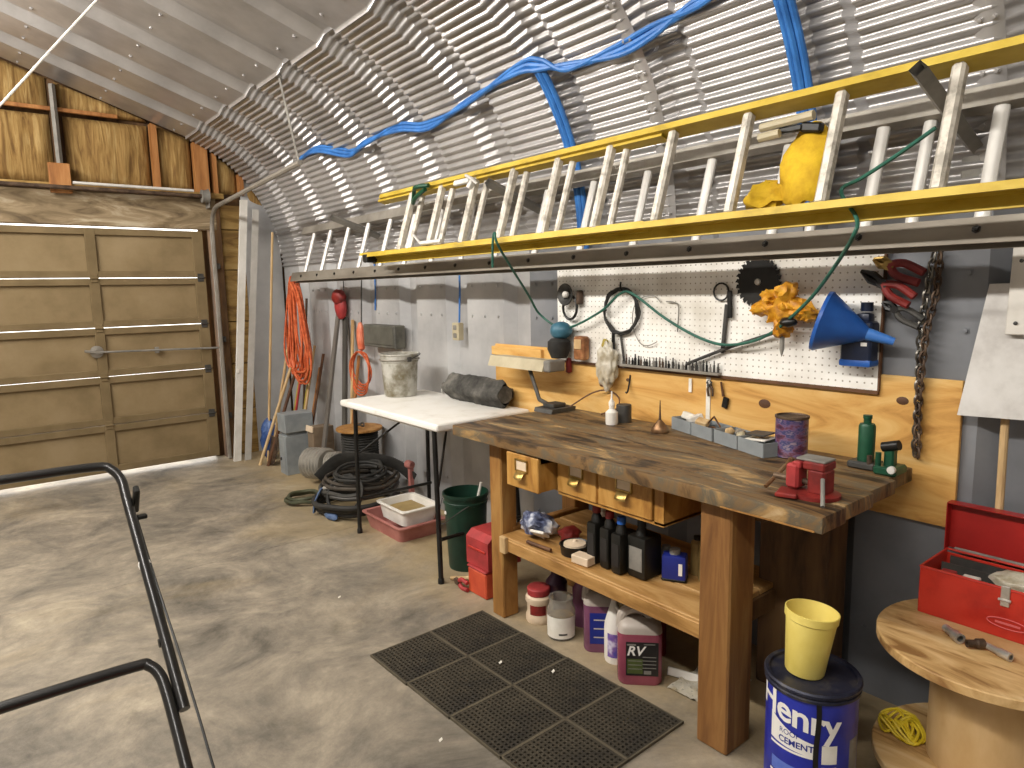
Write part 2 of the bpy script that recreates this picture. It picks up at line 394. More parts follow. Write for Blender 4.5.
floor = MB()
for (y0, y1) in ((-4.0, .48), (.486, 3.954), (3.96, 7.6)):
    floor.box((-.7, (y0 + y1) / 2, -.06), (9.0, y1 - y0, .12), bev=.003)
floor.box((-.7, 1.8, -.13), (9.0, 11.6, .1))
smesh('floor', floor, concrete, 'worn stained concrete slab floor with control joints', 'floor')
ceil = struct('ceiling', 'arched galvanised steel roof with crimped curved haunches', 'ceiling')
wr = struct('wall_right', 'straight ribbed steel side wall behind the workbench', 'wall')
wl = struct('wall_left', 'ribbed steel side wall facing the workbench', 'wall')
for k in range(-1, NPAN):  # first ring lies beyond the end wall, added to block light leaks
    y = 6.49 - k * PER
    share('roof_panel', roof_me, ceil, (0, y, 0)); share('haunch_panel', haunch_me, ceil, (0, y, 0))
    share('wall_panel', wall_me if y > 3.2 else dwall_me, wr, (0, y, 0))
    share('roof_panel', roof_me, ceil, (2 * RIDGE, y - PER, 0), PI); share('haunch_panel', haunch_me, ceil, (2 * RIDGE, y - PER, 0), PI)
    share('wall_panel', wall_me, wl, (2 * RIDGE, y - PER, 0), PI)
# bolted lap seams running round the haunch
def lap():
    mb = MB(); n = 40
    def f(u, v):
        p = haunch(AEND * u, -.0165 if 0 < v < 1 else -.002); return (p.x, -.075 * v, p.z)
    mb.grid(f, n, 3)
    for k in range(10):
        a = AEND * (k + .5) / 10; nn = V(-math.cos(a), 0, -math.sin(a))
        for yy in (-.02, -.055): bolt(mb, haunch(a, -.0165) + V(0, yy, 0), nn, .006)
    return mb.mesh('lap_seam', steel, 50)
lap_me = lap()
for y in (1.95, .75, -.45): share('lap_seam', lap_me, ceil, (0, y + .03, 0))
mb = MB(); mb.box((RIDGE, 1.7, ZR - .02), (.16, 9.6, .012), bev=.004); obj('ridge_cap', mb, steel, ceil)

# ------------------------------------------------------------------ end wall with the overhead door
wb = struct('wall_back', 'framed end wall with kraft insulation above the garage door', 'wall', (0, YEND, 0))
def roofz(x):
    x = x if x > RIDGE else 2 * RIDGE - x
    if x <= XE: return ZE + (XE - x) * math.tan(PH)
    if x >= WX: return Z0
    return Z0 + math.sqrt(max(RA ** 2 - (x - CXA) ** 2, 0))
def outline(x0, x1, zlo, y, n=24, inset=.0):
    top = [(x0 + (x1 - x0) * i / n, y, roofz(x0 + (x1 - x0) * i / n) - inset) for i in range(n + 1)]
    return [(x0, y, zlo), (x1, y, zlo)] + top[::-1]
mb = MB(); mb.prism(outline(2 * RIDGE - WX - .1, WX + .1, 0, -3.12, 80, -.1), (0, .02, 0)); smesh('wall_front', mb, wallsteel, 'plain steel end wall behind the viewer', 'wall')
DXR, DXL, DTOP = 1.75, -3.41, 2.06
mb = MB(); mb.prism(outline(DXL, DXR, 2.2, YEND + .13, 60, -.14), (0, .02, 0)); obj('sheathing', mb, darkwood, wb)
mb = MB(); mb.prism(outline(DXR, WX + .14, 0, YEND + .13, 30, -.14), (0, .02, 0)); obj('sheathing', mb, darkwood, wb)
mb = MB(); mb.prism([(2 * RIDGE - WX - .14, YEND + .13, 0), (DXL, YEND + .13, 0), (DXL, YEND + .13, 2.9), (2 * RIDGE - WX - .14, YEND + .13, 2.2)], (0, .02, 0)); obj('sheathing', mb, darkwood, wb)
mb = MB(); mb.box(((DXL + DXR) / 2 + .03, YEND + .03, 2.205), (DXR - DXL + .2, .07, .27), bev=.006); obj('header_board', mb, headm, wb)
mb = MB(); mb.box(((DXL + DXR) / 2 + .05, YEND + .02, 2.365), (DXR - DXL + .3, .10, .045), bev=.004); obj('header_plate', mb, plankm, wb)
def stud(x, w_, z0, z1, m, y=YEND + .045, d=.09):
    mb = MB(); mb.prism([(x - w_ / 2, y - d / 2, z0), (x + w_ / 2, y - d / 2, z0), (x + w_ / 2, y - d / 2, min(z1, roofz(x + w_ / 2) - .01)), (x - w_ / 2, y - d / 2, min(z1, roofz(x - w_ / 2) - .01))], (0, d, 0))
    obj('stud', mb, m, wb)
for x, w_, m in ((1.43, .045, orangewood), (1.79, .11, orangewood), (1.90, .035, orangewood), (2.12, .04, orangewood), (.735, .04, darkwood), (-.05, .045, orangewood), (-.7, .045, orangewood), (-1.35, .045, orangewood), (-2.0, .045, orangewood), (-2.6, .045, orangewood), (-3.2, .045, orangewood)):
    stud(x, w_, 2.39, 9, m)
def batt_piece(x0, x1, z0, ztop=9, inset=-.02, seed=0):
    from mathutils import noise
    mb = MB()
    def f(u, v):
        x = x0 + (x1 - x0) * u; zt = min(ztop, roofz(x) - inset); z = z0 + (zt - z0) * v
        puff = (max(0, math.sin(PI * u)) ** .35) * (max(0, math.sin(PI * v)) ** .25)
        crease = .018 * noise.noise(V(x * 16 + seed, z * 2.2, seed)) + .01 * noise.noise(V(x * 6, z * 7, seed + 3))
        return (x, YEND + .11 - .075 * puff + crease * puff, z)
    mb.grid(f, 22, 16); obj('insulation_batt', mb, batt, wb, 60)
bz = [(.80, 1.40, 2.40), (1.455, 1.73, 2.40), (1.92, 2.10, 2.40), (2.14, 2.36, 2.30), (-.02, .71, 2.40), (-.67, -.08, 2.40), (-1.32, -.73, 2.40), (-1.97, -1.38, 2.40), (-2.57, -2.03, 2.40), (-3.17, -2.63, 2.40)]
for i, (a, b, z) in enumerate(bz): batt_piece(a, b, z, 2.92 if b < 1.3 or a == .80 else 9, seed=i * 5.3)
for i, (a, b) in enumerate(((.76, 1.40), (-.02, .71), (-.67, -.08), (-1.32, -.73), (-1.97, -1.38))): batt_piece(a, b, 2.95, seed=60 + i * 4)
mb = MB(); mb.box((-.55, YEND + .03, 2.95), (3.45, .03, .03), bev=.003); obj('batten', mb, orangewood, wb)
# planks beside the door
zz = [0, .43, .86, 1.25, 1.72, 2.08, 2.30]
for a, b in zip(zz, zz[1:]):
    mb = MB(); mb.box((2.02, YEND + .06, (a + b) / 2), (.20, .03, b - a - .008), bev=.004); obj('plank', mb, plankm, wb)
mb = MB(); mb.prism(outline(2.12, WX, 0, YEND + .045, 14, -.05), (0, .015, 0)); obj('end_sheet', mb, wallsteel, wb)
mb = MB(); mb.box((1.865, YEND + .05, 1.16), (.10, .10, 2.32), bev=.005); obj('door_jamb', mb, darkwood, wb)
mb = MB(); mb.box((DXL - .1, YEND + .05, 1.16), (.14, .10, 2.32), bev=.005); obj('door_jamb', mb, darkwood, wb)

d1 = struct('door_1', 'tan panelled sectional overhead garage door', 'door', (DXR, YEND, 0))
NS, NCOL = 5, 6; zb, sh = .035, (DTOP - .035) / 5; cw = (DXR - DXL) / NCOL
for i in range(NS):
    z0 = zb + i * sh; z1 = z0 + sh - .005
    mb = MB(); xm = (DXL + DXR) / 2; L_ = DXR - DXL
    mb.box((xm, YEND + .02, z0 + .028), (L_, .04, .056), bev=.004); mb.box((xm, YEND + .02, z1 - .028), (L_, .04, .056), bev=.004)
    for c in range(NCOL + 1):
        x = DXL + c * cw; wv = .075 if 0 < c < NCOL else .09
        x = min(max(x, DXL + wv / 2), DXR - wv / 2)
        mb.box((x, YEND + .018, (z0 + z1) / 2), (wv, .042, sh - .006), bev=.004)
    sec = obj('door_section', mb, tan_rail, d1)
    for c in range(NCOL):
        mb = MB(); mb.box((DXL + (c + .5) * cw, YEND + .03, (z0 + z1) / 2), (cw - .07, .012, sh - .1), bev=.003); obj('door_panel', mb, tan, sec)
    if i:
        for c in range(NCOL + 1):
            x = min(max(DXL + c * cw, DXL + .05), DXR - .045)
            mb = MB(); mb.box((x, YEND - .006, z0 - .003), (.05, .008, .07), bev=.003); mb.tube([(x - .03, YEND - .012, z0 - .003), (x + .03, YEND - .012, z0 - .003)], .008, 8); obj('hinge', mb, tan_rail if 0 < c < NCOL else dgrey, sec)
# latch with locking bar
mb = MB(); mb.lathe([(0, 0), (.05, 0), (.05, .008), (.02, .014), (.02, .03), (0, .03)], (.855, YEND - .004, 1.055), 16, RX(PI / 2)); mb.box((.83, YEND - .03, 1.055), (.13, .012, .022), (0, .2, 0), bev=.004); obj('latch_handle', mb, dkalum, d1)
mb = MB(); mb.tube([(.87, YEND - .028, 1.052), (1.80, YEND - .028, 1.025)], .009, 8); mb.box((1.3, YEND - .012, 1.04), (.03, .03, .05)); obj('lock_bar', mb, mgrey, d1)
# door tracks, torsion bar
def channel(mb, pts, w_=.055, d=.03):
    mb.tube(pts, [(w_ / 2, d / 2)] * len(pts), 8, flat=(0, 1, 0))
hw = thing('door_track', 'steel door track rising beside the garage door and running back overhead', 'track', (1.81, YEND - .07, 0))
mb = MB(); channel(mb, [(1.815, YEND - .07, .01), (1.815, YEND - .07, 2.05)], .055, .035); obj('vertical_track', mb, dkalum, hw)
arc = [(1.815, YEND - .07 - .22 * (1 - math.cos(t)), 2.05 + .2 * math.sin(t)) for t in [PI / 2 * i / 8 for i in range(9)]]
mb = MB(); mb.tube(arc + [(1.81, 5.4, 2.285), (1.80, 4.36, 2.325)], .018, 8); obj('horizontal_track', mb, dkalum, hw)
mb = MB(); mb.tube([(1.80, 4.38, 2.33), (1.70, 4.36, 2.82)], [(.016, .004)] * 2, 8, flat=(0, 1, 0)); mb.box((1.70, 4.36, 2.825), (.05, .06, .01), (0, PH, 0)); obj('hanger_strap', mb, mgrey, hw)
for z in (.4, 1.1, 1.75):
    mb = MB(); mb.box((1.84, YEND - .035, z), (.05, .06, .05), bev=.004); obj('track_bracket', mb, dgrey, hw)
TY = YEND - .105
ts = thing('torsion_bar', 'dark torsion tube with cable drum above the garage door', 'door hardware', (0, TY, 2.33))
mb = MB(); mb.tube([(DXL, TY, 2.345), (1.80, TY, 2.345)], .017, 10); obj('tube', mb, rusty, ts)
mb = MB(); mb.lathe([(0, -.03), (.055, -.03), (.05, 0), (.055, .03), (0, .03)], (1.77, TY, 2.345), 16, RY(PI / 2)); obj('cable_drum', mb, mgrey, ts)
mb = MB(); mb.box((1.80, YEND - .05, 2.33), (.008, .11, .16), bev=.002); obj('bearing_plate', mb, mgrey, ts)
mb = MB(); mb.tube([(.80, TY, 2.385), (1.68, TY, 2.385)], .012, 8); obj('sleeve', mb, alum, ts)
mb = MB(); mb.box((.725, YEND - .045, 2.42), (.145, .04, .225), bev=.005); single('mounting_block', mb, orangewood, 'orange wooden block at the middle of the header board', 'wood block', (.725, YEND - .045, 2.31))
mb = MB(); mb.tube([(.735, YEND - .035, 2.53), (.735, YEND - .035, 3.12)], [(.022, .022)] * 2, 4); single('conduit_post', mb, mgrey, 'grey upright conduit above the orange wooden block', 'conduit', (.735, YEND - .035, 2.53))
# daylight outside the gap under the door
mb = MB(); mb.box((-.8, 7.9, -.03), (9, 2.4, .04)); smesh('outdoor_ground', mb, outdoor, 'pale ground outside, seen through the gap under the door', 'ground')
# white pull rope
mb = MB(); mb.tube(spl([(.79, 4.6, 3.15), (.42, 4.6, 2.68), (.05, 4.6, 2.2), (-.25, 4.6, 1.75)], 6), .0065, 6); single('pull_rope', mb, whitep, 'thin white rope slanting down from the steel roof', 'rope', (.79, 4.6, 3.15))

# ------------------------------------------------------------------ row of strip lights hung below the ridge (out of frame)
LAB = ['strip light under the ridge nearest the garage door', 'second strip light from the garage door under the ridge', 'third strip light from the garage door under the ridge', 'strip light under the ridge behind the viewer']
for i, (x, y, z, pw) in enumerate(LAMPS):
    t = thing('strip_light', LAB[i], 'lamp', (x, y, z), 'strip lights under the ridge')
    mb = MB(); mb.box((x, y, z + .075), (.12, 1.96, .04), bev=.005); obj('housing', mb, whitep, t)
    for s in (-.07, .07):
        mb = MB(); mb.tube([(x + s, y - .95, z + .04), (x + s, y + .95, z + .04)], .013, 8); obj('tube', mb, litm, t)
    for s in (-.7, .7):
        mb = MB(); mb.tube([(x, y + s, z + .09), (x, y + s, roofz(x) - .03)], .004, 6); obj('hanger', mb, mgrey, t)
    for s in (-1, 1):
        la = bpy.data.lights.new('strip_light_glow', 'AREA'); la.shape = 'RECTANGLE'; la.size = .14; la.size_y = 1.9; la.energy = pw; la.color = (1.0, .96, .90)
        lo = bpy.data.objects.new('strip_light_glow', la); col.objects.link(lo); lo.parent = t; lo.location = (s * .09, 0, .0); lo.rotation_euler = (0, -s * math.radians(58), 0)

# ================================================================== LADDERS ON THE WALL ARMS
U = V(.305, 0, .952); NF = V(-.952, 0, .305)          # rung direction (up and towards the wall), ladder face normal
def crail(mb, p, up, fl=.024, dep=.078, th=.006, y0=0., y1=1.):
    """C channel rail: web across the ladder depth, two flanges pointing 'up'"""
    p = Vector(p); B = -NF
    ff = fl * 1.75 if up.z < 0 and th > .0055 else fl
    poly = [p, p + B * dep, p + B * dep + up * ff, p + B * (dep - th) + up * ff, p + B * (dep - th) + up * th, p + B * th + up * th, p + B * th + up * fl, p + up * fl]
    mb.prism([(q.x, y0, q.z) for q in poly], (0, y1 - y0, 0))
def rungd(mb, y, a, b, w_=.034, d=.038):
    a = V(a[0], y, a[1]); b = V(b[0], y, b[1]); t = (b - a)
    rot = Matrix((V(0, 1, 0), NF.cross(V(0, 1, 0)).normalized() if False else (V(0, 1, 0).cross(U) * -1).normalized(), U)).transposed()
    mb.box((a + b) / 2, (w_, d, t.length), rot, bev=.008)
LY0, LY1 = -.35, 3.93
yl = thing('fibreglass_ladder', 'long yellow fibreglass extension ladder hung on its side above the pegboard', 'ladder', (2.0, LY0, 1.68))
A0 = V(2.0, 0, 1.735); A1 = A0 + U * .355
mb = MB(); crail(mb, A0, -U, y0=LY0, y1=LY1); obj('lower_rail', mb, yel, yl)
mb = MB(); crail(mb, A1, U, y0=LY0, y1=LY1 - .02); obj('upper_rail', mb, yel, yl)
for z in (A0,):
    mb = MB(); crail(mb, A0 - NF * .018 + U * .012, -U * .5, .03, .05, .006, 1.72, LY1 + .1); obj('fly_rail', mb, yel, yl)
    mb = MB(); crail(mb, A1 - NF * .018 - U * .012, U * .5, .03, .05, .006, 1.72, LY1 + .02); obj('fly_rail', mb, yel, yl)
k = 0
y = .732 - .312 * 3
while y < LY1 - .08:
    c = -NF * .028
    mb = MB(); rungd(mb, y, ((A0 + c).x, (A0 + c).z), ((A1 + c).x, (A1 + c).z)); obj('rung', mb, rungm, yl)
    if y > 1.8:
        c = -NF * .062
        mb = MB(); rungd(mb, y - .055, ((A0 + c).x, (A0 + c).z), ((A1 + c).x, (A1 + c).z), .03, .03); obj('fly_rung', mb, rungm, yl)
    y += .312
mb = MB(); mb.box(A0 + V(-.004, LY1 - .02, -.02) - NF * .04, (.09, .05, .05), bev=.006); obj('rail_shoe', mb, black, yl)
# rung lock, end pulley
mb = MB(); p = A1 - U * .03 + V(0, 2.98, 0); mb.box(p + NF * .012, (.02, .13, .028), (0, .3, 0), bev=.004); mb.box(p + V(0, -.07, -.01), (.03, .03, .06), (.4, .3, 0), bev=.004); mb.tube([p + V(-.02, -.05, .03), p + V(-.03, -.1, .01), p + V(-.01, -.13, -.02)], .008, 6); obj('rung_lock', mb, alum, yl)
mb = MB(); p = A0 + U * .015 + V(0, 3.15, 0); mb.box(p + NF * .012, (.02, .2, .02), (0, .3, 0), bev=.004); mb.tube([p + V(-.01, .1, .0), p + V(-.02, .14, .04), p + V(-.01, .17, .05)], .007, 6); obj('rung_lock', mb, alum, yl)

AY0, AY1 = -.2, 5.62
al = thing('aluminium_ladder', 'long bare aluminium ladder hung behind the yellow one', 'ladder', (2.2, AY0, 1.58))
B0 = V(2.195, 0, 1.668); B1 = B0 + U * .33
mb = MB(); crail(mb, B0, -U, .075, .05, .005, AY0, AY1); obj('lower_rail', mb, mat('shaded_aluminium', ['6a6358', '7f776b', '8f887c'], .55, .3, sc=4, stretch=(1, .3, 1)), al)  # lower rail: its shade is put into a darker aluminium colour
mb = MB(); crail(mb, B1, U, .06, .05, .005, AY0, AY1); obj('upper_rail', mb, dkalum, al)
y = .685 - .315 * 2
while y < AY1 - .05:
    c = -NF * .026
    mb = MB(); mb.tube([B0 + c + V(0, y, 0) - U * .005, B1 + c + V(0, y, 0) + U * .005], [(.02, .015)] * 2, 10, flat=(0, 1, 0)); obj('rung', mb, alum, al)
    mb = MB(); bolt(mb, B0 - U * .035 + V(0, y, 0), NF, .008); obj('rivet', mb, blackm, al)
    if y < 1.2:
        mb = MB(); mb.tube([B0 + c + V(.012, y + .185, 0), B1 + c + V(.012, y + .185, 0)], [(.018, .014)] * 2, 10, flat=(0, 1, 0)); obj('fly_rung', mb, alum, al)
    y += .315
# arms
for i, (ya, lb) in enumerate(((.785, 'square steel wall arm poking through the yellow ladder'), (2.75, 'square steel wall arm hidden among the middle rungs'), (4.55, 'square steel wall arm under the bare end of the aluminium ladder'))):
    tipx = 2.0 if ya < 2 else 2.08
    t = thing('ladder_arm', lb, 'bracket', (WX, ya, 1.9), 'wall arms under the ladders')
    p0 = V(2.445, ya, 1.895); d = (V(1.945, ya, 2.062) - p0).normalized(); p1 = p0 + d * ((2.445 - tipx) / -d.x)
    ang = math.atan2(-d.z, d.x)
    a = (p0 + p1) / 2; mb = MB(); Lx = (p1 - p0).length; s = .017
    mb.tube([p0, p1], [(s * 1.414, s * 1.414)] * 2, 4, caps=False); mb.tube([p0, p1], [(s * 1.414 * .82, s * 1.414 * .82)] * 2, 4, caps=False)
    obj('arm', mb, mgrey, t)
    mb = MB(); mb.box((2.452, ya, 1.88), (.012, .07, .18), bev=.003); obj('wall_plate', mb, mgrey, t)
# things stuffed between the rungs
t = thing('yellow_bag', 'crumpled yellow fabric bag tucked behind the ladder rungs', 'bag', (2.19, 1.2, 1.73))
mb = MB(); mb.blob((2.17, 1.17, 1.875), (.04, .085, .14), 3, .25, 2.2, 3, (0, .3, 0)); obj('bag_body', mb, yelcloth, t, 60)
mb = MB(); mb.blob((2.155, 1.30, 1.79), (.035, .075, .05), 5, .45, 3.0, 3, (0, .3, 0)); obj('bag_tail', mb, yelcloth, t, 60)
t = thing('bar_clamp', 'pale bar clamp lying on top of the yellow bag', 'clamp', (2.17, 1.2, 2.0))
mb = MB(); mb.tube([(2.145, 1.32, 2.012), (2.15, 1.14, 2.02)], [.014, .016], 8); mb.tube([(2.12, 1.31, 1.975), (2.125, 1.24, 1.98)], .014, 8); obj('handle', mb, beige, t)
mb = MB(); mb.box((2.15, 1.22, 1.99), (.02, .09, .02), bev=.004); mb.box((2.16, 1.15, 1.985), (.03, .07, .03), (.2, 0, 0), bev=.006); obj('jaw', mb, blackm, t)

# ================================================================== BLUE CABLES, CORDS ON THE ARCH
t = thing('blue_cable_run', 'blue cable bundle draped along the curved roof with two drops', 'cable', (2.16, 5.17, 2.51))
run = [(2.159, 5.166, 2.513), (2.156, 4.812, 2.52), (2.215, 4.45, 2.44), (2.199, 4.206, 2.46), (2.198, 3.771, 2.475), (2.215, 3.458, 2.43), (2.195, 3.038, 2.465), (2.156, 2.579, 2.509), (2.165, 2.44, 2.493), (2.197, 2.286, 2.452), (2.209, 2.005, 2.446), (2.194, 1.788, 2.465), (2.174, 1.592, 2.489), (2.15, 1.40, 2.51), (2.10, 1.1, 2.56), (2.12, .6, 2.54)]
for j, (dy, dx, dz, rr) in enumerate(((0, -.012, 0, .014), (.02, -.02, .018, .011), (-.02, -.016, -.018, .011))):
    pts = [V(x + dx, y + dy * math.sin(i * 1.3 + j), z + dz * (1 if i % 3 else -.6)) for i, (x, y, z) in enumerate(run)]
    mb = MB(); mb.tube(spl(pts, 6), rr, 8); obj('cable', mb, bluem, t)
for yy, top in ((2.45, 2.495), (1.29, 2.60)):
    a0 = math.asin((top - Z0) / RA)
    for j, o in enumerate((-.022, .0, .022)):
        pts = [haunch(a0 * (1 - i / 12), -.026 - .006 * (j == 1)) + V(0, yy + o, 0) for i in range(13)]
        pts += [V(WX - .02, yy + o, 1.66)] if yy > 2 else []
        mb = MB(); mb.tube(pts, .013, 8); obj('drop', mb, bluem, t)
for i, (yy, z1, lb) in enumerate(((4.66, 1.36, 'thin blue wire drop ending above the dark wall box'), (3.55, 1.28, 'thin blue wire drop ending at the wall outlet'))):
    mb = MB(); mb.tube([(WX - .01, yy, 1.74), (WX - .012, yy, 1.5), (WX - .01, yy + .02, z1)], .006, 6); single('wire_drop', mb, bluem, lb, 'wire', (WX - .01, yy, z1), 'blue wire drops on the wall')
t = thing('wall_outlet', 'small beige electrical outlet box under a blue wire', 'outlet', (WX, 3.57, 1.19))
mb = MB(); mb.box((WX - .022, 3.57, 1.24), (.044, .07, .11), bev=.005); obj('box', mb, beige, t)
for z in (1.265, 1.215):
    mb = MB(); mb.box((WX - .046, 3.57, z), (.006, .035, .03), bev=.004); obj('socket', mb, mgrey, t)

# ================================================================== WORKBENCH
BX0, BX1, BY0, BY1, BZ = 1.71, 2.40, .84, 2.575, .888
wbn = thing('workbench', 'heavy stained wooden workbench with three drawers and lower shelf', 'workbench', (2.05, 1.7, 0))
# top: planks running along the bench, front board thicker
pl = [(1.71, 1.845, .84, 2.575, .048), (1.848, 2.03, .848, 2.575, .046), (2.033, 2.215, .862, 2.57, .046), (2.218, 2.40, .885, 2.575, .046)]
for x0, x1, y0, y1, th in pl:
    mb = MB(); mb.box(((x0 + x1) / 2, (y0 + y1) / 2, BZ - th / 2), (x1 - x0, y1 - y0, th), bev=.006, seg=2); obj('top_plank', mb, benchm, wbn)
mb = MB(); mb.prism([(1.707, .86, .842), (1.707, 1.15, .842), (1.74, 1.12, .842), (1.80, .86, .842)], (0, 0, .004)); obj('split_edge', mb, pine, wbn)
def post(x, y, sx, sy, z1=.842, m=postm):
    mb = MB(); mb.box((x, y, z1 / 2), (sx, sy, z1), bev=.006); obj('leg', mb, m, wbn)
post(1.835, 1.205, .135, .115); post(1.85, 2.385, .09, .085, .845, pine)
post(2.30, 1.20, .14, .26, .845, darkwood); post(2.32, 2.40, .10, .10, .845, pine)
mb = MB(); mb.box((2.08, 1.14, .80), (.36, .04, .09), bev=.004); obj('end_rail', mb, darkwood, wbn)
mb = MB(); mb.box((2.08, 2.40, .80), (.40, .04, .09), bev=.004); obj('end_rail', mb, pine, wbn)
mb = MB(); mb.box((2.08, 2.36, .385), (.42, .04, .08), bev=.004); obj('shelf_bearer', mb, pine, wbn)
mb = MB(); mb.box((2.08, 1.28, .35), (.42, .04, .08), bev=.004); obj('shelf_bearer', mb, darkwood, wbn)
for x0, x1 in ((1.79, 1.96), (1.965, 2.14), (2.145, 2.33)):
    mb = MB(); mb.box(((x0 + x1) / 2, 1.80, .398), (x1 - x0, 1.06, .024), bev=.003); obj('shelf_board', mb, piney, wbn)
mb = MB(); mb.box((1.80, 1.80, .372), (.025, 1.06, .055), bev=.003); obj('shelf_edge', mb, piney, wbn)
mb = MB(); mb.box((1.78, 2.30, .375), (.02, .04, .075), bev=.003); obj('shelf_cleat', mb, lightwood, wbn)
# drawer case
mb = MB(); mb.box((2.06, 1.705, .682), (.50, .53, .012)); mb.box((2.06, 1.968, .765), (.50, .014, .16)); mb.box((2.06, 1.745, .765), (.50, .014, .16)); mb.box((2.06, 1.46, .765), (.50, .04, .17)); mb.box((2.31, 1.705, .765), (.012, .53, .16)); obj('drawer_case', mb, drawm, wbn)
mb = MB(); mb.box((1.99, 2.19, .765), (.40, .012, .15)); mb.box((2.05, 1.985, .765), (.40, .014, .15)); mb.box((2.02, 2.09, .69), (.40, .2, .012)); obj('drawer_runner', mb, drawm, wbn)
def drawer(y0, y1, x, z0=.69, z1=.842, depth=.44):
    mb = MB(); yc = (y0 + y1) / 2; h = z1 - z0
    mb.box((x + .009, yc, (z0 + z1) / 2), (.018, y1 - y0, h), bev=.003)
    for yy in (y0 + .008, y1 - .008): mb.box((x + depth / 2, yy, z0 + h * .42), (depth - .02, .01, h * .8))
    mb.box((x + depth / 2, yc, z0 + .012), (depth - .02, y1 - y0 - .02, .008)); mb.box((x + depth - .01, yc, z0 + h * .42), (.01, y1 - y0 - .01, h * .8))
    d = obj('drawer', mb, drawm, wbn)
    zc = (z0 + z1) / 2 + .015
    mb = MB()   # card frame
    for dy in (-.036, .036): mb.box((x - .003, yc + dy, zc + .012), (.006, .006, .05))
    for dz in (-.01, .035): mb.box((x - .003, yc, zc + dz), (.006, .076, .006))
    obj('label_frame', mb, brass, d)
    mb = MB(); mb.box((x - .001, yc, zc + .0125), (.002, .066, .04)); obj('label_card', mb, cream, d)
    mb = MB(); mb.grid(lambda u, v: (x - .005 - .028 * math.sin(PI * .5 * (1 - v)) ** .7 * (1 - (2 * u - 1) ** 2 * .3), yc - .026 + .052 * u, zc - .014 - .026 * (1 - v)), 8, 5, (.002, 0, .003)); obj('cup_pull', mb, brass, d)
drawer(1.752, 1.962, 1.80); drawer(1.485, 1.738, 1.80)
drawer(1.985, 2.185, 1.715, .69, .832, .36)

# ================================================================== PLYWOOD BACKBOARD AND PEGBOARD
t = thing('backboard', 'knotty plywood backboard fixed to the wall behind the bench', 'board', (2.45, 2.0, .7))
mb = MB(); mb.box((2.448, 1.98, .94), (.018, 2.42, .485), bev=.002); obj('plywood_sheet', mb, ply, t)
mb = MB(); mb.box((2.44, 2.98, 1.145), (.045, .44, .05), bev=.003); obj('top_cleat', mb, ply, t)
for i, (yy, zz_, r) in enumerate(((1.45, 1.03, .026), (.945, 1.10, .02), (2.16, 1.06, .012), (2.33, 1.02, .015))):
    mb = MB(); mb.lathe([(0, 0), (r, 0), (r * .8, .0015), (0, .002)], (2.4388, yy, zz_), 14, RY(-PI / 2), sx=.7); obj('knot', mb, brownst, t)
mb = MB(); mb.box((2.437, 1.71, 1.03), (.004, .02, .21)); obj('paint_streak', mb, paper, t)
t = thing('pegboard', 'white perforated pegboard above the bench backboard', 'pegboard', (2.43, 1.83, 1.125))
mb = MB(); mb.box((2.434, 1.83, 1.37), (.008, 1.61, .49)); obj('panel', mb, pegm, t)
mb = MB(); mb.box((2.434, 1.83, 1.121), (.02, 1.62, .012)); mb.box((2.436, 1.021, 1.37), (.016, .006, .49)); obj('edge_strip', mb, brownst, t)

# ================================================================== FOLDING TABLE
ft = thing('folding_table', 'white plastic folding table with dark metal legs', 'table', (2.1, 3.4, 0))
mb = MB(); mb.box((2.115, 3.42, .812), (.62, 1.12, .042), bev=.018, seg=3); obj('tabletop', mb, mat('table_plastic', ['c9c4b8', 'e6e2d9', 'ece9e2'], .45, sc=7, lo=.25, hi=.55), ft)
mb = MB(); mb.box((2.115, 3.42, .785), (.54, 1.0, .02), bev=.004); obj('apron', mb, white, ft)
def leg(p, q):
    mb = MB(); mb.tube([p, q], .0135, 10); mb.lathe([(0, 0), (.017, 0), (.017, .025), (.0135, .03)], q, 10, closed=False); obj('leg', mb, blackm, ft)
leg((1.835, 3.83, .79), (1.825, 3.83, 0)); leg((1.835, 2.93, .79), (1.80, 2.86, 0)); leg((2.36, 3.85, .79), (2.37, 3.88, 0)); leg((2.36, 2.95, .79), (2.37, 2.90, 0))
for ya in (3.83, 2.89):
    mb = MB(); mb.tube([(1.83, ya, .22), (2.36, ya, .22)], .010, 8); obj('cross_bar', mb, blackm, ft)
for (p, q) in (((1.83, 2.90, .5), (2.10, 3.2, .785)), ((1.83, 3.83, .5), (2.10, 3.55, .785))):
    mb = MB(); mb.tube([p, q], .007, 8); obj('brace', mb, blackm, ft)

# ================================================================== FLOOR MAT
mt = thing('rubber_mat', 'black perforated rubber mat on the floor before the bench', 'mat', (1.52, 1.90, 0))
ma = math.radians(1.2); mo = V(1.805, 1.34, .0); ex = V(-math.cos(ma), -math.sin(ma), 0); ey = V(-math.sin(ma) * 1.6, math.cos(ma), 0).normalized()
TL, TW, NB = .281, .293, 16
mb = MB()
for i in range(NB):
    a = (i + .5) / NB
    mb.box((TW * a, TL / 2, .0045), (.0085, TL - .004, .009)); mb.box((TW / 2, TL * a, .004), (TW - .004, .0085, .008))
tile_me = mb.mesh('mat_tile', matrub)
mb = MB(); e_ = .005
for x in (e_ / 2, TW - e_ / 2): mb.box((x, TL / 2, .005), (e_, TL, .010))
for y in (e_ / 2, TL - e_ / 2): mb.box((TW / 2, y, .005), (TW, e_, .010))
seam_me = mb.mesh('tile_edge', seamrub)
for i in range(4):
    for j in range(2):
        p = mo + ex * (TW * (j + 1)) + ey * (TL * i)
        o = bpy.data.objects.new('mat_tile', tile_me); col.objects.link(o); o.parent = mt; o.location = p - WM[mt].translation; o.rotation_euler = (0, 0, ma)
        q = bpy.data.objects.new('tile_edge', seam_me); col.objects.link(q); q.parent = o

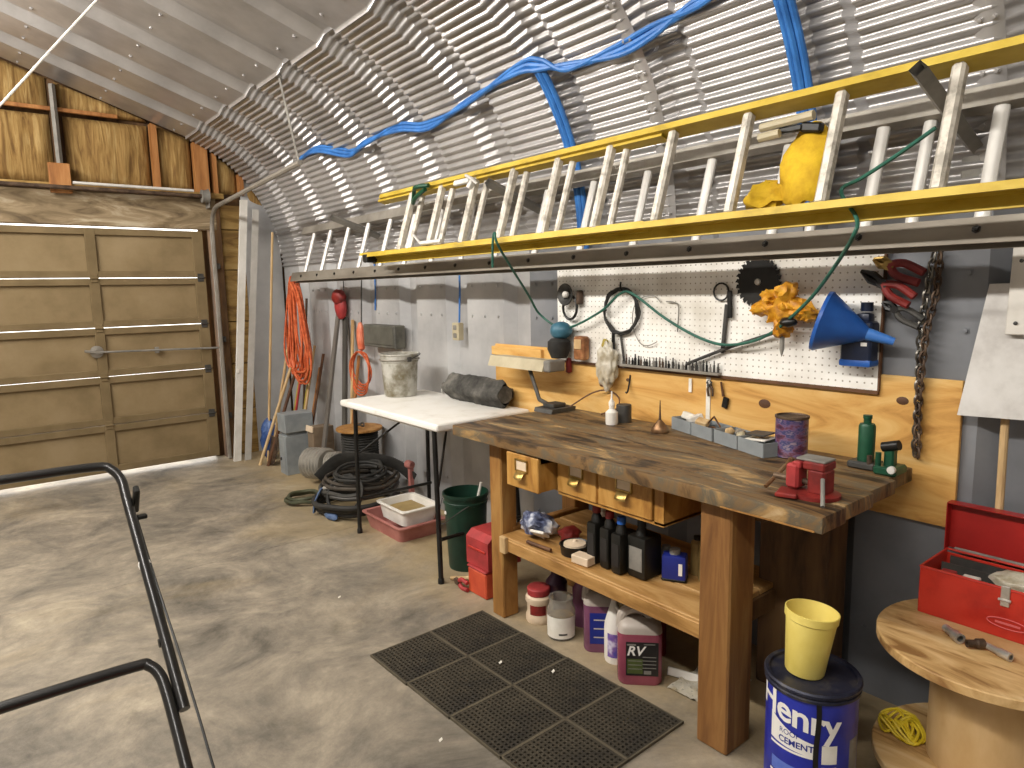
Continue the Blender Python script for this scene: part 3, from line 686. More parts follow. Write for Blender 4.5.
# ================================================================== THINGS ON THE BENCH
BT = BZ + .001
t = thing('desk_lamp', 'beige fluorescent desk lamp at the far end of the bench', 'lamp', (2.27, 2.50, BT))
mb = MB(); mb.prism([(2.24, 2.55, 1.085), (2.37, 2.55, 1.085), (2.36, 2.55, 1.135), (2.26, 2.55, 1.14)], (0, .45, .0)); obj('lamp_head', mb, beige, t)
mb = MB(); mb.box((2.305, 2.53, 1.112), (.11, .05, .058), bev=.006); obj('end_cap', mb, mgrey, t)
mb = MB(); mb.tube([(2.30, 2.72, 1.09), (2.29, 2.63, .93)], .011, 8); mb.tube([(2.29, 2.63, .93), (2.28, 2.53, .91)], .011, 8); obj('arm', mb, dgrey, t)
mb = MB(); mb.prism([(2.20, 2.44, BT), (2.36, 2.44, BT), (2.36, 2.57, BT), (2.20, 2.57, BT)], (.008, .0, .02)); mb.box((2.285, 2.51, .918), (.09, .08, .02), bev=.005); obj('base', mb, dgrey, t)
mb = MB(); mb.tube(spl([(2.34, 2.46, .905), (2.40, 2.36, .98), (2.42, 2.27, 1.0), (2.42, 2.20, .97), (2.40, 2.20, .92), (2.36, 2.26, .893)], 6), .004, 6); obj('cord', mb, brownst, t)
t = thing('white_bottle', 'small white squeeze bottle standing near the desk lamp', 'bottle', (2.23, 2.07, BT))
mb = MB(); mb.lathe([(0, 0), (.026, 0), (.028, .01), (.028, .055), (.012, .07), (.012, .085), (0, .085)], (2.23, 2.07, BT), 16); obj('body', mb, white, t)
mb = MB(); mb.lathe([(.014, .085), (.014, .1), (.005, .115), (.003, .15), (0, .15)], (2.23, 2.07, BT), 12, closed=False); obj('nozzle', mb, white, t)
mb = MB(); mb.lathe([(0, 0), (.035, 0), (.035, .075), (.033, .08), (0, .08)], (2.31, 2.07, BT), 18); single('dark_tin', mb, dgrey, 'dark squat tin behind the white squeeze bottle', 'tin', (2.31, 2.07, BT))
t = thing('oil_can', 'small coppery oil can with a tall thin spout', 'oil can', (2.25, 1.815, BT))
mb = MB(); mb.lathe([(0, 0), (.036, 0), (.038, .006), (.034, .02), (.014, .045), (.008, .052), (0, .052)], (2.25, 1.815, BT), 20); obj('body', mb, copper, t)
mb = MB(); mb.lathe([(.006, .05), (.0035, .09), (.0018, .135), (0, .135)], (2.25, 1.815, BT), 10, closed=False); obj('spout', mb, rusty, t)
# parts bins in a slanting row
bd = V(2.156 - 2.345, 1.285 - 1.83, 0); bl = bd.length; bd.normalize(); bn = V(-bd.y, bd.x, 0)
if bn.x < 0: bn = -bn
brot = math.atan2(bd.y, bd.x)
binnames = ['grey steel parts bin nearest the oil can, heaped with white packets', 'grey steel parts bin holding a bent wire square', 'grey steel parts bin with loose small fittings, third from the oil can', 'grey steel parts bin beside the printed can, with folded leaflets']
bc = []
for i in range(4):
    a = V(2.345, 1.83, BT) + bd * (.004 + i * (bl / 4)); L_ = bl / 4 - .008; c = a + bd * L_ / 2 + bn * .05
    if i >= 2: c += V(-.0, -.006, 0)
    bc.append(c)
    t = thing('parts_bin', binnames[i], 'bin', c, 'grey parts bins on the bench'); R_ = RZ(brot); h = .052
    for (nm, off, sz) in (('front', (0, -.05, h / 2), (L_, .003, h)), ('back', (0, .05, h / 2), (L_, .003, h)), ('side', (-L_ / 2, 0, h / 2), (.003, .1, h)), ('side', (L_ / 2, 0, h / 2), (.003, .1, h)), ('bottom', (0, 0, .002), (L_, .1, .003))):
        mb = MB(); o = R_ @ V(*off); mb.box(c + o, sz, R_, bev=.0008); obj(nm, mb, grey, t)
def pack(i, dx, dy, z, sz, rot, m, lab, cat, nm):
    mb = MB(); mb.box(bc[i] + RZ(brot) @ V(dx, dy, z), sz, rot, bev=.004); single(nm, mb, m, lab, cat)
pack(0, -.03, .01, .055, (.06, .05, .03), (.3, .2, .4), paper, 'white paper packet on the bin nearest the oil can', 'packet', 'paper_packet')
pack(0, .03, 0, .052, (.05, .06, .035), (-.3, .2, 1.0), whitep, 'pale crumpled packet beside another in the same bin', 'packet', 'paper_packet')
pack(1, -.05, -.01, .05, (.04, .05, .03), (.2, -.3, .2), lightwood, 'small tan block lying in the bent wire bin', 'block', 'wood_block')
mb = MB(); c = bc[1] + V(.0, -.01, .03); mb.tube([c + bd * -.065, c + V(0, 0, .055), c + bd * .065, c + V(0, 0, .012)], .004, 6, closed=True); single('wire_square', mb, brownst, 'bent brown wire square standing in a parts bin', 'wire frame')
for k, (dx, dy, lab) in enumerate(((-.04, .0, 'small pale fitting at the left of the third parts bin'), (.0, .02, 'small pale fitting in the middle of the third parts bin'), (.045, -.01, 'small pale fitting at the right of the third parts bin'))):
    mb = MB(); mb.blob(bc[2] + RZ(brot) @ V(dx, dy, .045), (.022, .018, .016), k, .3, 2, 2); single('fitting', mb, [lightwood, duct, beige][k], lab, 'fitting', None, 'fittings in the third bin')
for k, (dz, a, lab) in enumerate(((.058, .25, 'upper dark-edged folded leaflet on the fourth bin'), (.052, .1, 'lower pale folded leaflet on the fourth bin'))):
    pack(3, -.01, .0, dz + .012 * (1 - k), (.10, .06, .004), (.12, -.1, brot + .1), [dgrey, paper][k], lab, 'leaflet', 'leaflet')
t = thing('printed_can', 'purple and red printed metal can on the bench', 'can', (2.265, 1.238, BT)); pc = V(2.265, 1.238, BT)
mb = MB(); mb.lathe([(0, 0), (.055, 0), (.057, .003), (.055, .006), (.055, .139), (0, .139)], pc, 28); obj('body', mb, purple, t)
mb = MB(); mb.lathe([(.055, .137), (.058, .139), (.058, .146), (.053, .147), (.051, .141), (0, .141)], pc, 28, closed=False); obj('rim', mb, rusty, t)
t = thing('tall_jack', 'tall green bottle jack against the backboard', 'jack', (2.29, .99, BT)); p = V(2.29, .99, BT)
mb = MB(); mb.box(p + V(0, 0, .012), (.08, .09, .024), bev=.006); obj('base', mb, dgrey, t)
mb = MB(); mb.lathe([(.026, .02), (.026, .14), (.022, .148), (.012, .15), (.012, .165), (.014, .165), (.014, .176), (0, .176)], p, 20, closed=False); obj('cylinder', mb, jackg, t)
mb = MB(); mb.tube([p + V(-.03, -.025, .02), p + V(-.03, -.025, .05)], .008, 8); obj('pump', mb, rusty, t)
t = thing('short_jack', 'short green jack with dark handle socket at the bench end', 'jack', (2.27, .905, BT)); p = V(2.27, .905, BT)
mb = MB(); mb.box(p + V(0, 0, .014), (.09, .07, .028), bev=.006); mb.box(p + V(0, .0, .05), (.035, .03, .075), bev=.005); obj('body', mb, jackg, t)
mb = MB(); mb.tube([p + V(-.01, .02, .085), p + V(-.015, -.03, .1)], .016, 12); obj('handle_socket', mb, blackm, t)
mb = MB(); mb.lathe([(0, 0), (.012, 0), (.012, .012), (0, .014)], p + V(-.045, -.025, .025), 12, RY(-PI / 2)); obj('release_knob', mb, alum, t)
mb = MB(); mb.tube([p + V(-.03, .025, .02), p + V(-.03, .025, .07)], .009, 10); obj('pump', mb, jackg, t)
# vise
t = thing('bench_vise', 'worn red bench vise bolted near the bench corner', 'vise', (1.86, .97, BT)); p = V(1.868, .955, BT); nv = len(bpy.data.objects)
mb = MB(); mb.lathe([(0, 0), (.075, 0), (.075, .012), (.05, .018), (0, .018)], p + V(.01, -.01, 0), 20, sx=1.05, sy=1.1); mb.box(p + V(-.05, .05, .009), (.09, .07, .016), (0, 0, .3), bev=.004); obj('base', mb, dred, t)
mb = MB(); mb.box(p + V(.01, -.03, .055), (.075, .06, .085), bev=.008); mb.box(p + V(.015, -.02, .107), (.085, .075, .028), bev=.005); obj('fixed_jaw', mb, dred, t)
mb = MB(); mb.box(p + V(-.005, .048, .065), (.07, .045, .085), bev=.008); mb.box(p + V(.005, .035, .105), (.08, .03, .022), bev=.004); obj('moving_jaw', mb, dusty_red, t)
mb = MB(); mb.box(p + V(.02, -.005, .124), (.075, .10, .008), bev=.002); obj('anvil', mb, mgrey, t)
mb = MB(); mb.tube([p + V(0, -.03, .045), p + V(0, .13, .045)], .011, 10); obj('screw', mb, rusty, t)
mb = MB(); mb.tube([p + V(.09, .12, .085), p + V(-.05, .135, .012)], .0075, 8); mb.lathe([(0, -.012), (.012, -.006), (.012, .006), (0, .012)], p + V(.09, .12, .085), 8); obj('handle', mb, copper, t)
mb = MB(); t.scale = (.86, .86, .86)
mb = MB(); mb.tube([p + V(-.035, -.05, .065), p + V(-.10, -.085, .008)], .006, 8); single('steel_rod', mb, mgrey, 'thin steel rod leaning on the red vise at the bench corner', 'rod')

# ================================================================== THINGS ON THE PEGBOARD AND WALL
PX = 2.428
t = thing('saw_blade', 'black toothed circular saw blade hung on the pegboard', 'saw blade', (PX, 1.481, 1.506))
mb = MB(); n = 26; prof = []
for i in range(n):
    a0 = 2 * PI * i / n
    for (f, r) in ((0, .099), (.62, .092), (.66, .083), (.98, .088)):
        a = a0 + 2 * PI / n * f; prof.append((PX - .012, 1.481 + r * math.cos(a), 1.506 + r * math.sin(a)))
mb.prism(prof, (.004, 0, 0)); obj('blade', mb, blackm, t)
mb = MB(); mb.lathe([(0, 0), (.013, 0), (.011, .006), (0, .007)], (PX - .012, 1.481, 1.506), 14, RY(-PI / 2)); obj('arbor', mb, chrome, t)
t = thing('yellow_tool_bundle', 'bright yellow-orange bundle hanging beside the saw blade with a steel bit below', 'tool', (PX - .05, 1.34, 1.30))
mb = MB()
for i, (y, z, sy, sz, ro) in enumerate(((1.42, 1.412, .06, .028, -.3), (1.36, 1.415, .06, .06, .5), (1.325, 1.465, .035, .04, .3), (1.28, 1.405, .06, .034, .5), (1.245, 1.385, .035, .022, .2), (1.385, 1.445, .04, .025, .6), (1.345, 1.345, .032, .05, 0))):
    mb.blob((PX - .055 - .008 * (i % 3), y, z), (.04, sy, sz), i, .55, 4.5, 3, (ro, 0, 0))
obj('yellow_body', mb, yeltool, t, 50)
mb = MB(); mb.blob((PX - .10, 1.30, 1.36), (.02, .035, .018), 9, .2, 2, 2); obj('dark_grip', mb, blackm, t)
mb = MB(); mb.lathe([(0, .0), (.004, .01), (.009, .03), (.009, .075), (0, .08)], (PX - .06, 1.345, 1.228), 10); obj('bit', mb, mgrey, t)
# funnel
mc = V(2.318, 1.165, 1.366); ax = V(.30, -.88, -.28).normalized(); q = V(0, 0, 1).rotation_difference(ax).to_matrix()
t = thing('funnel', 'large blue plastic funnel lying sideways on the pegboard', 'funnel', mc)
mb = MB(); mb.lathe([(.100, -.012), (.104, -.012), (.106, 0), (.102, .004), (.026, .135), (.022, .14), (.018, .14), (.022, .132), (.098, .002), (.100, -.012)], mc, 32, q, closed=False); obj('cone', mb, blue, t)
mb = MB(); mb.lathe([(.022, .138), (.013, .225), (.010, .225), (.018, .138)], mc, 18, q, closed=False); obj('spout', mb, mat('light_blue_plastic', ['3d74c4', '4d86d2'], .4, sc=6), t)
t = thing('blue_jug', 'dark blue plastic jug with white marks behind the funnel', 'jug', (2.39, 1.075, 1.212))
mb = MB(); mb.box((2.392, 1.075, 1.29), (.066, .105, .155), bev=.016, seg=3); mb.lathe([(.02, .0), (.02, .03), (0, .03)], (2.392, 1.055, 1.40), 14, closed=False); mb.box((2.392, 1.06, 1.375), (.05, .05, .04), bev=.015, seg=2); obj('body', mb, mat('dark_navy', ['151b2c', '1f2a44'], .35, sc=6), t)
mb = MB(); mb.box((2.392, 1.075, 1.225), (.070, .108, .026), bev=.01, seg=2); obj('foot', mb, blue, t)
mb = MB(); mb.box((2.3575, 1.05, 1.335), (.002, .03, .03)); mb.box((2.3575, 1.045, 1.29), (.002, .02, .012)); obj('mark', mb, lettering, t)
# hand tools at the edge of the pegboard
def pliers(nm, lab, cat, y0, z0, y1, z1, x, mh, mj, w_=.012, spread=.02, group=None, jaw=.35):
    a = V(x, y0, z0); b = V(x, y1, z1); d = (b - a); L_ = d.length; d.normalize(); n = V(0, -d.z, d.y)
    t = thing(nm, lab, cat, a, group); pv = a + d * L_ * jaw
    mb = MB()
    for s in (-1, 1): mb.tube([pv + n * .004 * s, a + d * L_ * jaw * .5 + n * .011 * s, a + n * .002 * s], [w_ * .8, w_ * .9, w_ * .3], 6)
    mb.lathe([(0, -.012), (w_ * 1.2, -.012), (w_ * 1.2, .012), (0, .012)], pv, 12, RY(PI / 2)); obj('jaws', mb, mj, t)
    for s in (-1, 1):
        mb = MB(); mb.tube(spl([pv, pv + d * L_ * .22 + n * spread * s, a + d * L_ + n * spread * .8 * s], 5), w_, 8); obj('handle', mb, mh, t)
    return t
pliers('locking_pliers', 'red-handled pliers at the top right corner of the pegboard', 'pliers', 1.045, 1.573, .895, 1.508, PX - .03, mat('worn_red_grip', ['6e2626', '8e3434'], .6, sc=10), brass, .014, .022)
pliers('bolt_cutters', 'black and red cutters hanging just under the red-handled pliers', 'cutters', 1.075, 1.535, .912, 1.435, PX - .05, dred, blackm, .013, .02, jaw=.45)
pliers('dark_pliers', 'dark grey pliers lowest of the three beside the pegboard', 'pliers', 1.01, 1.43, .888, 1.363, PX - .03, dgrey, blackm, .010, .018)
# log chain hung on a nail
t = thing('log_chain', 'heavy steel chain hanging in a doubled loop on the wall', 'chain', (2.43, .87, 1.58))
def link_strand(pts, n):
    mb = MB(); P = spl(pts, 12); L_ = [0]
    for a, b in zip(P, P[1:]): L_.append(L_[-1] + (b - a).length)
    def atl(s):
        for i in range(len(P) - 1):
            if L_[i + 1] >= s: return P[i].lerp(P[i + 1], (s - L_[i]) / max(1e-9, L_[i + 1] - L_[i])), (P[i + 1] - P[i]).normalized()
        return P[-1], (P[-1] - P[-2]).normalized()
    for k in range(n):
        c, d = atl(L_[-1] * (k + .5) / n); ll = L_[-1] / n * .78; n0 = d.orthogonal().normalized(); n0 = V(1, 0, 0) - d * d.x; n0.normalize(); n1 = d.cross(n0)
        w0 = (n0 + n1).normalized() if k % 2 else (n0 - n1).normalized()
        ring = []
        for j in range(10):
            a = 2 * PI * j / 10; ring.append(c + d * math.cos(a) * ll + w0 * math.sin(a) * .0105)
        mb.tube(ring, .0040, 5, closed=True)
    return mb
obj('strand', link_strand([(2.425, .872, 1.585), (2.42, .885, 1.45), (2.42, .895, 1.33), (2.425, .893, 1.1), (2.425, .892, .925)], 27), mat('chain_steel', ['5a5650', '8a857c'], .35, .8, sc=14), t)
obj('strand', link_strand([(2.425, .855, 1.58), (2.42, .858, 1.45), (2.41, .875, 1.33), (2.412, .885, 1.1), (2.412, .878, .925)], 27), rusty, t)
mb = MB(); mb.tube([(2.459, .863, 1.59), (2.42, .863, 1.592)], .005, 6); obj('nail', mb, dgrey, t)
# white board at the right
t = thing('white_wall_board', 'white board propped on the side wall near the toolbox', 'board', (2.42, .6, 1.08))
mb = MB(); mb.prism([(2.40, .769, 1.08), (2.40, .40, 1.095), (2.44, .40, 1.49), (2.44, .72, 1.485)], (.012, 0, 0)); obj('panel', mb, mat('board_white', ['b9b5b0', 'cbc8c3', 'd3d0cc'], .6, sc=6), t)
mb = MB(); mb.box((2.418, .60, 1.50), (.02, .12, .33), (0, .06, 0), bev=.003); obj('batten', mb, whitep, t)
for z in (1.37, 1.55):
    mb = MB(); mb.lathe([(0, 0), (.006, 0), (0, .004)], (2.405 + (z - 1.5) * .06, .635, z), 8, RY(-PI / 2)); obj('screw', mb, dgrey, t)
mb = MB(); mb.tube([(2.4475, .655, 1.12), (2.4475, .648, .505)], .0115, 10); single('broom_stick', mb, lightwood, 'pale wooden stick standing below the white wall board', 'stick', (2.4475, .648, .505))
# pry bar, slip tool
mb = MB(); mb.tube(spl([(PX - .02, 1.80, 1.165), (PX - .02, 1.76, 1.182), (PX - .02, 1.6, 1.245), (PX - .03, 1.40, 1.312)], 5), [.007] * 16, 8); single('pry_bar', mb, dgrey, 'long dark bar slanting across the lower pegboard', 'bar')
t = thing('caliper', 'dark hand tool with a ring hanging below the saw blade', 'hand tool', (PX - .01, 1.63, 1.22))
mb = MB(); mb.tube([V(PX - .01, 1.645 + .035 * math.cos(2 * PI * k / 14), 1.47 + .035 * math.sin(2 * PI * k / 14)) for k in range(14)], .004, 6, closed=True); obj('ring', mb, blackm, t)
mb = MB(); mb.box((PX - .01, 1.625, 1.32), (.01, .018, .20), (.08, 0, 0), bev=.003); obj('blade', mb, dgrey, t)
mb = MB(); mb.box((PX - .015, 1.60, 1.42), (.012, .022, .11), (-.05, 0, 0), bev=.004); obj('grip', mb, blackm, t)
# rack of drill bits
t = thing('bit_rack', 'narrow rack crowded with dark drill bits along the pegboard bottom', 'rack', (PX, 1.9, 1.12))
mb = MB(); mb.box((PX - .014, 1.91, 1.133), (.028, .54, .012), bev=.002); obj('rail', mb, dkalum, t)
for k in range(30):
    y = 2.165 - k * .0178; h = .03 + .022 * random.random(); r = .004 + .0035 * random.random()
    mb = MB(); mb.lathe([(0, 0), (r, 0), (r, h * .6), (r * .6, h * .65), (r * .5, h), (0, h)], (PX - .015 + random.uniform(-.004, .004), y, 1.139), 7); obj('bit', mb, random.choice([blackm, dgrey, dgrey, mgrey, rusty]), t)
mb = MB(); mb.box((PX + .005, 1.80, 1.07), (.003, .016, .06), bev=.001); single('paper_tag', mb, paper, 'small white tag hanging below the drill bit rack', 'tag')
# hooks and small things on the plywood
pliers('snips', 'small dark snips hanging on the plywood beneath the bit rack', 'snips', 1.70, 1.105, 1.69, 1.035, 2.425, rusty, dgrey, .005, .012)
t = thing('paint_brush', 'small dark brush hanging on the plywood right of the snips', 'brush', (2.43, 1.63, 1.0))
mb = MB(); mb.tube([(2.43, 1.645, 1.10), (2.43, 1.632, 1.04)], [.004, .006], 6); obj('handle', mb, brownst, t)
mb = MB(); mb.box((2.43, 1.622, 1.015), (.012, .026, .045), (.2, 0, 0), bev=.003); obj('bristles', mb, blackm, t)
mb = MB(); mb.tube(spl([(2.438, 2.145, 1.085), (2.425, 2.143, 1.03), (2.405, 2.135, 1.005), (2.39, 2.13, 1.01)], 4), .004, 6); single('coat_hook', mb, blackm, 'bent black hook on the plywood left of the paper tag', 'hook')
# round work light, power tool, pouch, red handle (left end of the pegboard)
t = thing('clamp_light', 'round dull metal clamp light hung at the pegboard left end', 'lamp', (PX, 2.51, 1.40))
mb = MB(); mb.lathe([(.012, 0), (.022, .0), (.05, .03), (.056, .034), (.053, .038), (.02, .012), (0, .012)], (PX - .01, 2.53, 1.465), 20, RY(-PI / 2), closed=False); obj('reflector', mb, dgrey, t)
mb = MB(); mb.blob((PX - .04, 2.53, 1.465), (.018, .018, .018), 1, 0, 1, 2); obj('bulb', mb, white, t)
mb = MB(); mb.tube([V(PX - .025, 2.515 + .05 * math.cos(a), 1.40 + .06 * math.sin(a)) for a in [2 * PI * k / 16 for k in range(16)]], .007, 6, closed=True); obj('guard_ring', mb, blackm, t)
mb = MB(); mb.box((PX - .02, 2.45, 1.45), (.03, .03, .07), bev=.006); obj('clamp', mb, rusty, t)
t = thing('palm_tool', 'teal and black power tool hung below the clamp light', 'power tool', (PX - .05, 2.56, 1.16))
mb = MB(); mb.blob((PX - .055, 2.55, 1.285), (.05, .065, .045), 4, .12, 2, 3); obj('housing', mb, mat('dusty_teal', ['2f5a6c', '48798c'], .5, sc=9), t)
mb = MB(); mb.lathe([(0, -.06), (.04, -.055), (.06, -.01), (.058, .03), (.04, .045), (0, .045)], (PX - .065, 2.555, 1.20), 18); obj('base', mb, rubber, t)
t = thing('leather_pouch', 'brown leather pouch hanging beside the teal tool', 'pouch', (PX - .03, 2.43, 1.15))
mb = MB(); mb.box((PX - .03, 2.43, 1.20), (.05, .075, .12), bev=.018, seg=3); obj('body', mb, leather, t)
mb = MB(); mb.box((PX - .057, 2.43, 1.22), (.006, .05, .05), bev=.003, seg=1); obj('flap', mb, lightwood, t)
mb = MB(); mb.lathe([(0, -.04), (.016, -.03), (.018, .0), (.012, .04), (0, .045)], (2.415, 2.54, 1.10), 12); single('screwdriver', mb, dred, 'stubby dark red screwdriver hanging under the teal tool', 'screwdriver', (2.415, 2.54, 1.06))
# coils on the pegboard
def ringpts(c, r, n=24, jit=0., turns=1, ph=0., rz=1.):
    out = []
    for k in range(int(n * turns)):
        a = ph + 2 * PI * k / n; j = jit * math.sin(k * 1.7 + ph)
        out.append(V(c[0] + jit * math.cos(k * 2.3) * .5 - .004 * (k // n), c[1] + (r + j) * math.cos(a), c[2] + (r + j) * rz * math.sin(a)))
    return out
t = thing('black_cable_coil', 'coil of black cable hung on the pegboard', 'cable', (PX - .02, 2.178, 1.28))
mb = MB(); mb.tube(spl(ringpts((PX - .015, 2.178, 1.385), .103, 16, .006, 3), 3), .0055, 6); obj('coil', mb, rubber, t)
mb = MB(); mb.tube([(PX - .02, 2.225, 1.29), (PX - .02, 2.225, 1.20)], [.008, .011], 8); obj('plug', mb, blackm, t)
mb = MB(); mb.tube(spl([(PX - .005, 2.17, 1.485), (PX - .03, 2.17, 1.49), (PX - .035, 2.165, 1.52)], 4), .005, 6); obj('hook', mb, blackm, t)
mb = MB(); mb.tube(spl(ringpts((PX - .012, 2.02, 1.345), .095, 14, .004, .8, 4.2, 1.2), 3), .0022, 5); single('wire_loop', mb, mgrey, 'thin grey wire loop right of the black cable coil', 'wire')
mb = MB(); mb.tube([(PX - .01, 2.19, 1.29), (PX - .01, 2.165, 1.15)], .006, 6); mb.tube([(PX - .01, 2.165, 1.15), (PX - .012, 2.16, 1.12)], .01, 8); single('screwdriver', mb, dgrey, 'long thin dark driver hanging below the black cable coil', 'screwdriver')
t = thing('plastic_bag', 'crinkled clear plastic bag hanging at the pegboard edge', 'bag', (2.40, 2.24, 1.02))
mb = MB(); mb.blob((2.395, 2.255, 1.13), (.03, .06, .11), 8, .35, 2.6, 4); obj('bag_body', mb, bagm, t, 70)
mb = MB(); mb.blob((2.395, 2.265, 1.22), (.012, .025, .03), 2, .4, 3, 2); obj('bag_neck', mb, yelgrip, t)
mb = MB(); mb.tube(spl([(PX - .01, 1.86, 1.30), (PX - .01, 1.855, 1.40), (PX - .012, 1.87, 1.425), (PX - .012, 1.92, 1.43)], 4), .003, 5); single('wire_hook', mb, mgrey, 'bent wire hook between the cable coil and the caliper', 'hook')
# long green cord draped from the ladder across the pegboard
gp = [(1.965, 2.575, 1.60), (1.955, 2.555, 1.72), (1.96, 2.545, 1.755), (1.975, 2.535, 1.69), (2.25, 2.66, 1.47), (2.36, 2.69, 1.36), (2.38, 2.528, 1.297), (2.38, 2.285, 1.381), (2.38, 2.16, 1.465), (2.38, 2.08, 1.465), (2.38, 1.898, 1.36), (2.38, 1.716, 1.282), (2.38, 1.573, 1.26), (2.36, 1.40, 1.307), (2.28, 1.208, 1.433), (2.17, 1.062, 1.55), (2.02, .94, 1.63), (2.035, .94, 1.68), (2.10, 1.02, 1.77), (2.10, .96, 1.80), (2.08, .86, 1.845), (2.07, .76, 1.90)]
mb = MB(); mb.tube(spl(gp, 6), .006, 8); single('green_rope', mb, teal, 'long green rope looped from the yellow ladder across the pegboard', 'rope', (1.965, 2.575, 1.6))
mb = MB(); p = A1 + V(-.01, 3.40, -.02); mb.tube(spl([p + V(-.01, -.1, .02), p + V(-.03, .0, .02), p + V(0, .07, .01), p + V(.02, .12, -.05), p + V(-.01, .04, -.03), p + V(-.02, -.08, .0)], 5), .012, 8); single('green_strap', mb, jackg, 'short green strap tied round the top of the yellow ladder', 'strap')

# ================================================================== ON AND UNDER THE FOLDING TABLE
TZ = .834
t = thing('galvanised_bucket', 'dirty grey-white bucket standing on the folding table', 'bucket', (2.17, 3.85, TZ)); c = V(2.17, 3.85, TZ)
mb = MB(); mb.lathe([(0, 0), (.100, 0), (.104, .01), (.116, .215), (.121, .22), (.121, .262), (.128, .265), (.126, .272), (.118, .272), (.113, .22), (.10, .012), (0, .012)], c, 30, closed=False); obj('body', mb, mat('dirty_bucket', ['6d6348', '8f8a7c', 'b5b2a8', 'c2bfb6'], .5, .1, sc=8, detail=6), t)
mb = MB(); mb.tube([c + V(.127 * math.cos(a), .127 * math.sin(a), .235 + .0) for a in [2 * PI * k / 24 for k in range(24)]], .004, 6, closed=True); obj('hoop', mb, dkalum, t)
for sgn in (-1, 1):
    mb = MB(); mb.box(c + V(0, sgn * .125, .24), (.03, .014, .03), bev=.004); obj('handle_ear', mb, dgrey, t)
mb = MB(); mb.tube(spl([c + V(0, -.13, .24), c + V(.09, -.10, .262), c + V(.135, 0, .266), c + V(.09, .10, .262), c + V(0, .13, .24)], 5), .003, 6); obj('wire_handle', mb, dgrey, t)
t = thing('rolled_bundle', 'rough dark grey roll lying on the folding table by the wall', 'roll', (2.34, 3.26, TZ))
from mathutils import noise as _nz
mb = MB()
def fr(u, v):
    a = 2 * PI * v; y = 3.52 - .55 * u; r = (.074 + .010 * math.cos(4 * a)) + .012 * _nz.noise(V(y * 9, math.cos(a) * 2, math.sin(a) * 2)) + .006 * _nz.noise(V(y * 30, math.cos(a) * 6, math.sin(a) * 6)); e = 1 if 0 < u < 1 else .75
    return (2.335 + r * e * .95 * math.cos(a), y, TZ + .078 + r * e * math.sin(a))
mb.grid(fr, 26, 20); mb.lathe([(0, 0), (.05, 0), (.05, .004), (0, .006)], (2.335, 3.515, TZ + .078), 16, RX(-PI / 2)); mb.lathe([(0, 0), (.05, 0), (.05, .004), (0, .006)], (2.335, 2.975, TZ + .078), 16, RX(PI / 2)); obj('roll', mb, mat('rough_grey', ['2f2d2a', '4a4843', '6e6a63'], .85, sc=9, detail=8, bump=.6, bsc=20), t, 60)
mb = MB(); mb.lathe([(.012, 0), (.02, 0), (.02, .004), (.012, .004)], (2.29, 3.525, TZ + .05), 12, RX(-PI / 2)); obj('eyelet', mb, alum, t)
# trays
def tub(nm, lab, cat, x0, x1, y0, y1, z0, h, m, tp=.9, rim=.012, th=.006):
    t = thing(nm, lab, cat, ((x0 + x1) / 2, (y0 + y1) / 2, z0))
    mb = MB(); cx_, cy_ = (x0 + x1) / 2, (y0 + y1) / 2
    def loop(s, z, r=.03):
        hx, hy = (x1 - x0) / 2 * s, (y1 - y0) / 2 * s; out = []
        for (sx, sy, a0) in ((1, 1, 0), (-1, 1, PI / 2), (-1, -1, PI), (1, -1, 1.5 * PI)):
            for k in range(4):
                a = a0 + PI / 2 * k / 3; out.append(mb.bm.verts.new((cx_ + sx * (hx - r) + r * math.cos(a), cy_ + sy * (hy - r) + r * math.sin(a), z)))
        return out
    k_ = 1 - th / ((x1 - x0) / 2)
    Ls = [loop(tp, z0), loop(1, z0 + h - .01), loop(1 + rim / ((x1 - x0) / 2), z0 + h - .008), loop(1 + rim / ((x1 - x0) / 2), z0 + h), loop(k_, z0 + h), loop(tp * k_, z0 + th)]
    for A, B in zip(Ls, Ls[1:]):
        for k in range(len(A)): mb.bm.faces.new((A[k], A[(k + 1) % len(A)], B[(k + 1) % len(B)], B[k]))
    mb.bm.faces.new(Ls[0][::-1]); mb.bm.faces.new(Ls[-1]); obj('body', mb, m, t); return t
tub('pink_tray', 'dusty pink plastic tray on the floor under the table', 'tray', 1.91, 2.22, 3.47, 3.94, 0, .10, pink, .88)
t = tub('dish_pan', 'white plastic dish pan sitting in the pink tray', 'pan', 1.955, 2.205, 3.50, 3.82, .085, .10, white, .9, .014)
mb = MB(); mb.box((2.08, 3.66, .145), (.20, .26, .01), bev=.003); obj('dirty_contents', mb, khaki, t)
t = thing('green_bucket', 'dark green plastic bucket beside the folding table leg', 'bucket', (2.04, 2.965, 0)); c = V(2.04, 2.965, 0)
mb = MB(); mb.lathe([(0, .0), (.098, .0), (.101, .012), (.116, .36), (.121, .362), (.121, .375), (.118, .378), (.120, .40), (.126, .402), (.126, .418), (.119, .42), (.114, .36), (.098, .015), (0, .015)], c, 30, closed=False); obj('body', mb, dkgreen, t)
mb = MB(); mb.tube(spl([c + V(-.085, .10, .375), c + V(-.14, .05, .30), c + V(-.15, 0, .27), c + V(-.12, -.06, .32), c + V(-.06, -.115, .375)], 5), .0025, 6); obj('wire_handle', mb, dgrey, t)
mb = MB(); mb.lathe([(0, 0), (.011, 0), (.008, .007), (0, .008)], c + V(-.108, .03, .315), 12, RY(-PI / 2)); obj('handle_boss', mb, white, t)
mb = MB(); mb.tube([(2.06, 2.93, .25), (2.10, 2.90, .47)], .008, 8); single('stirring_stick', mb, whitep, 'pale stick standing in the dark green bucket', 'stick', (2.06, 2.93, .25))
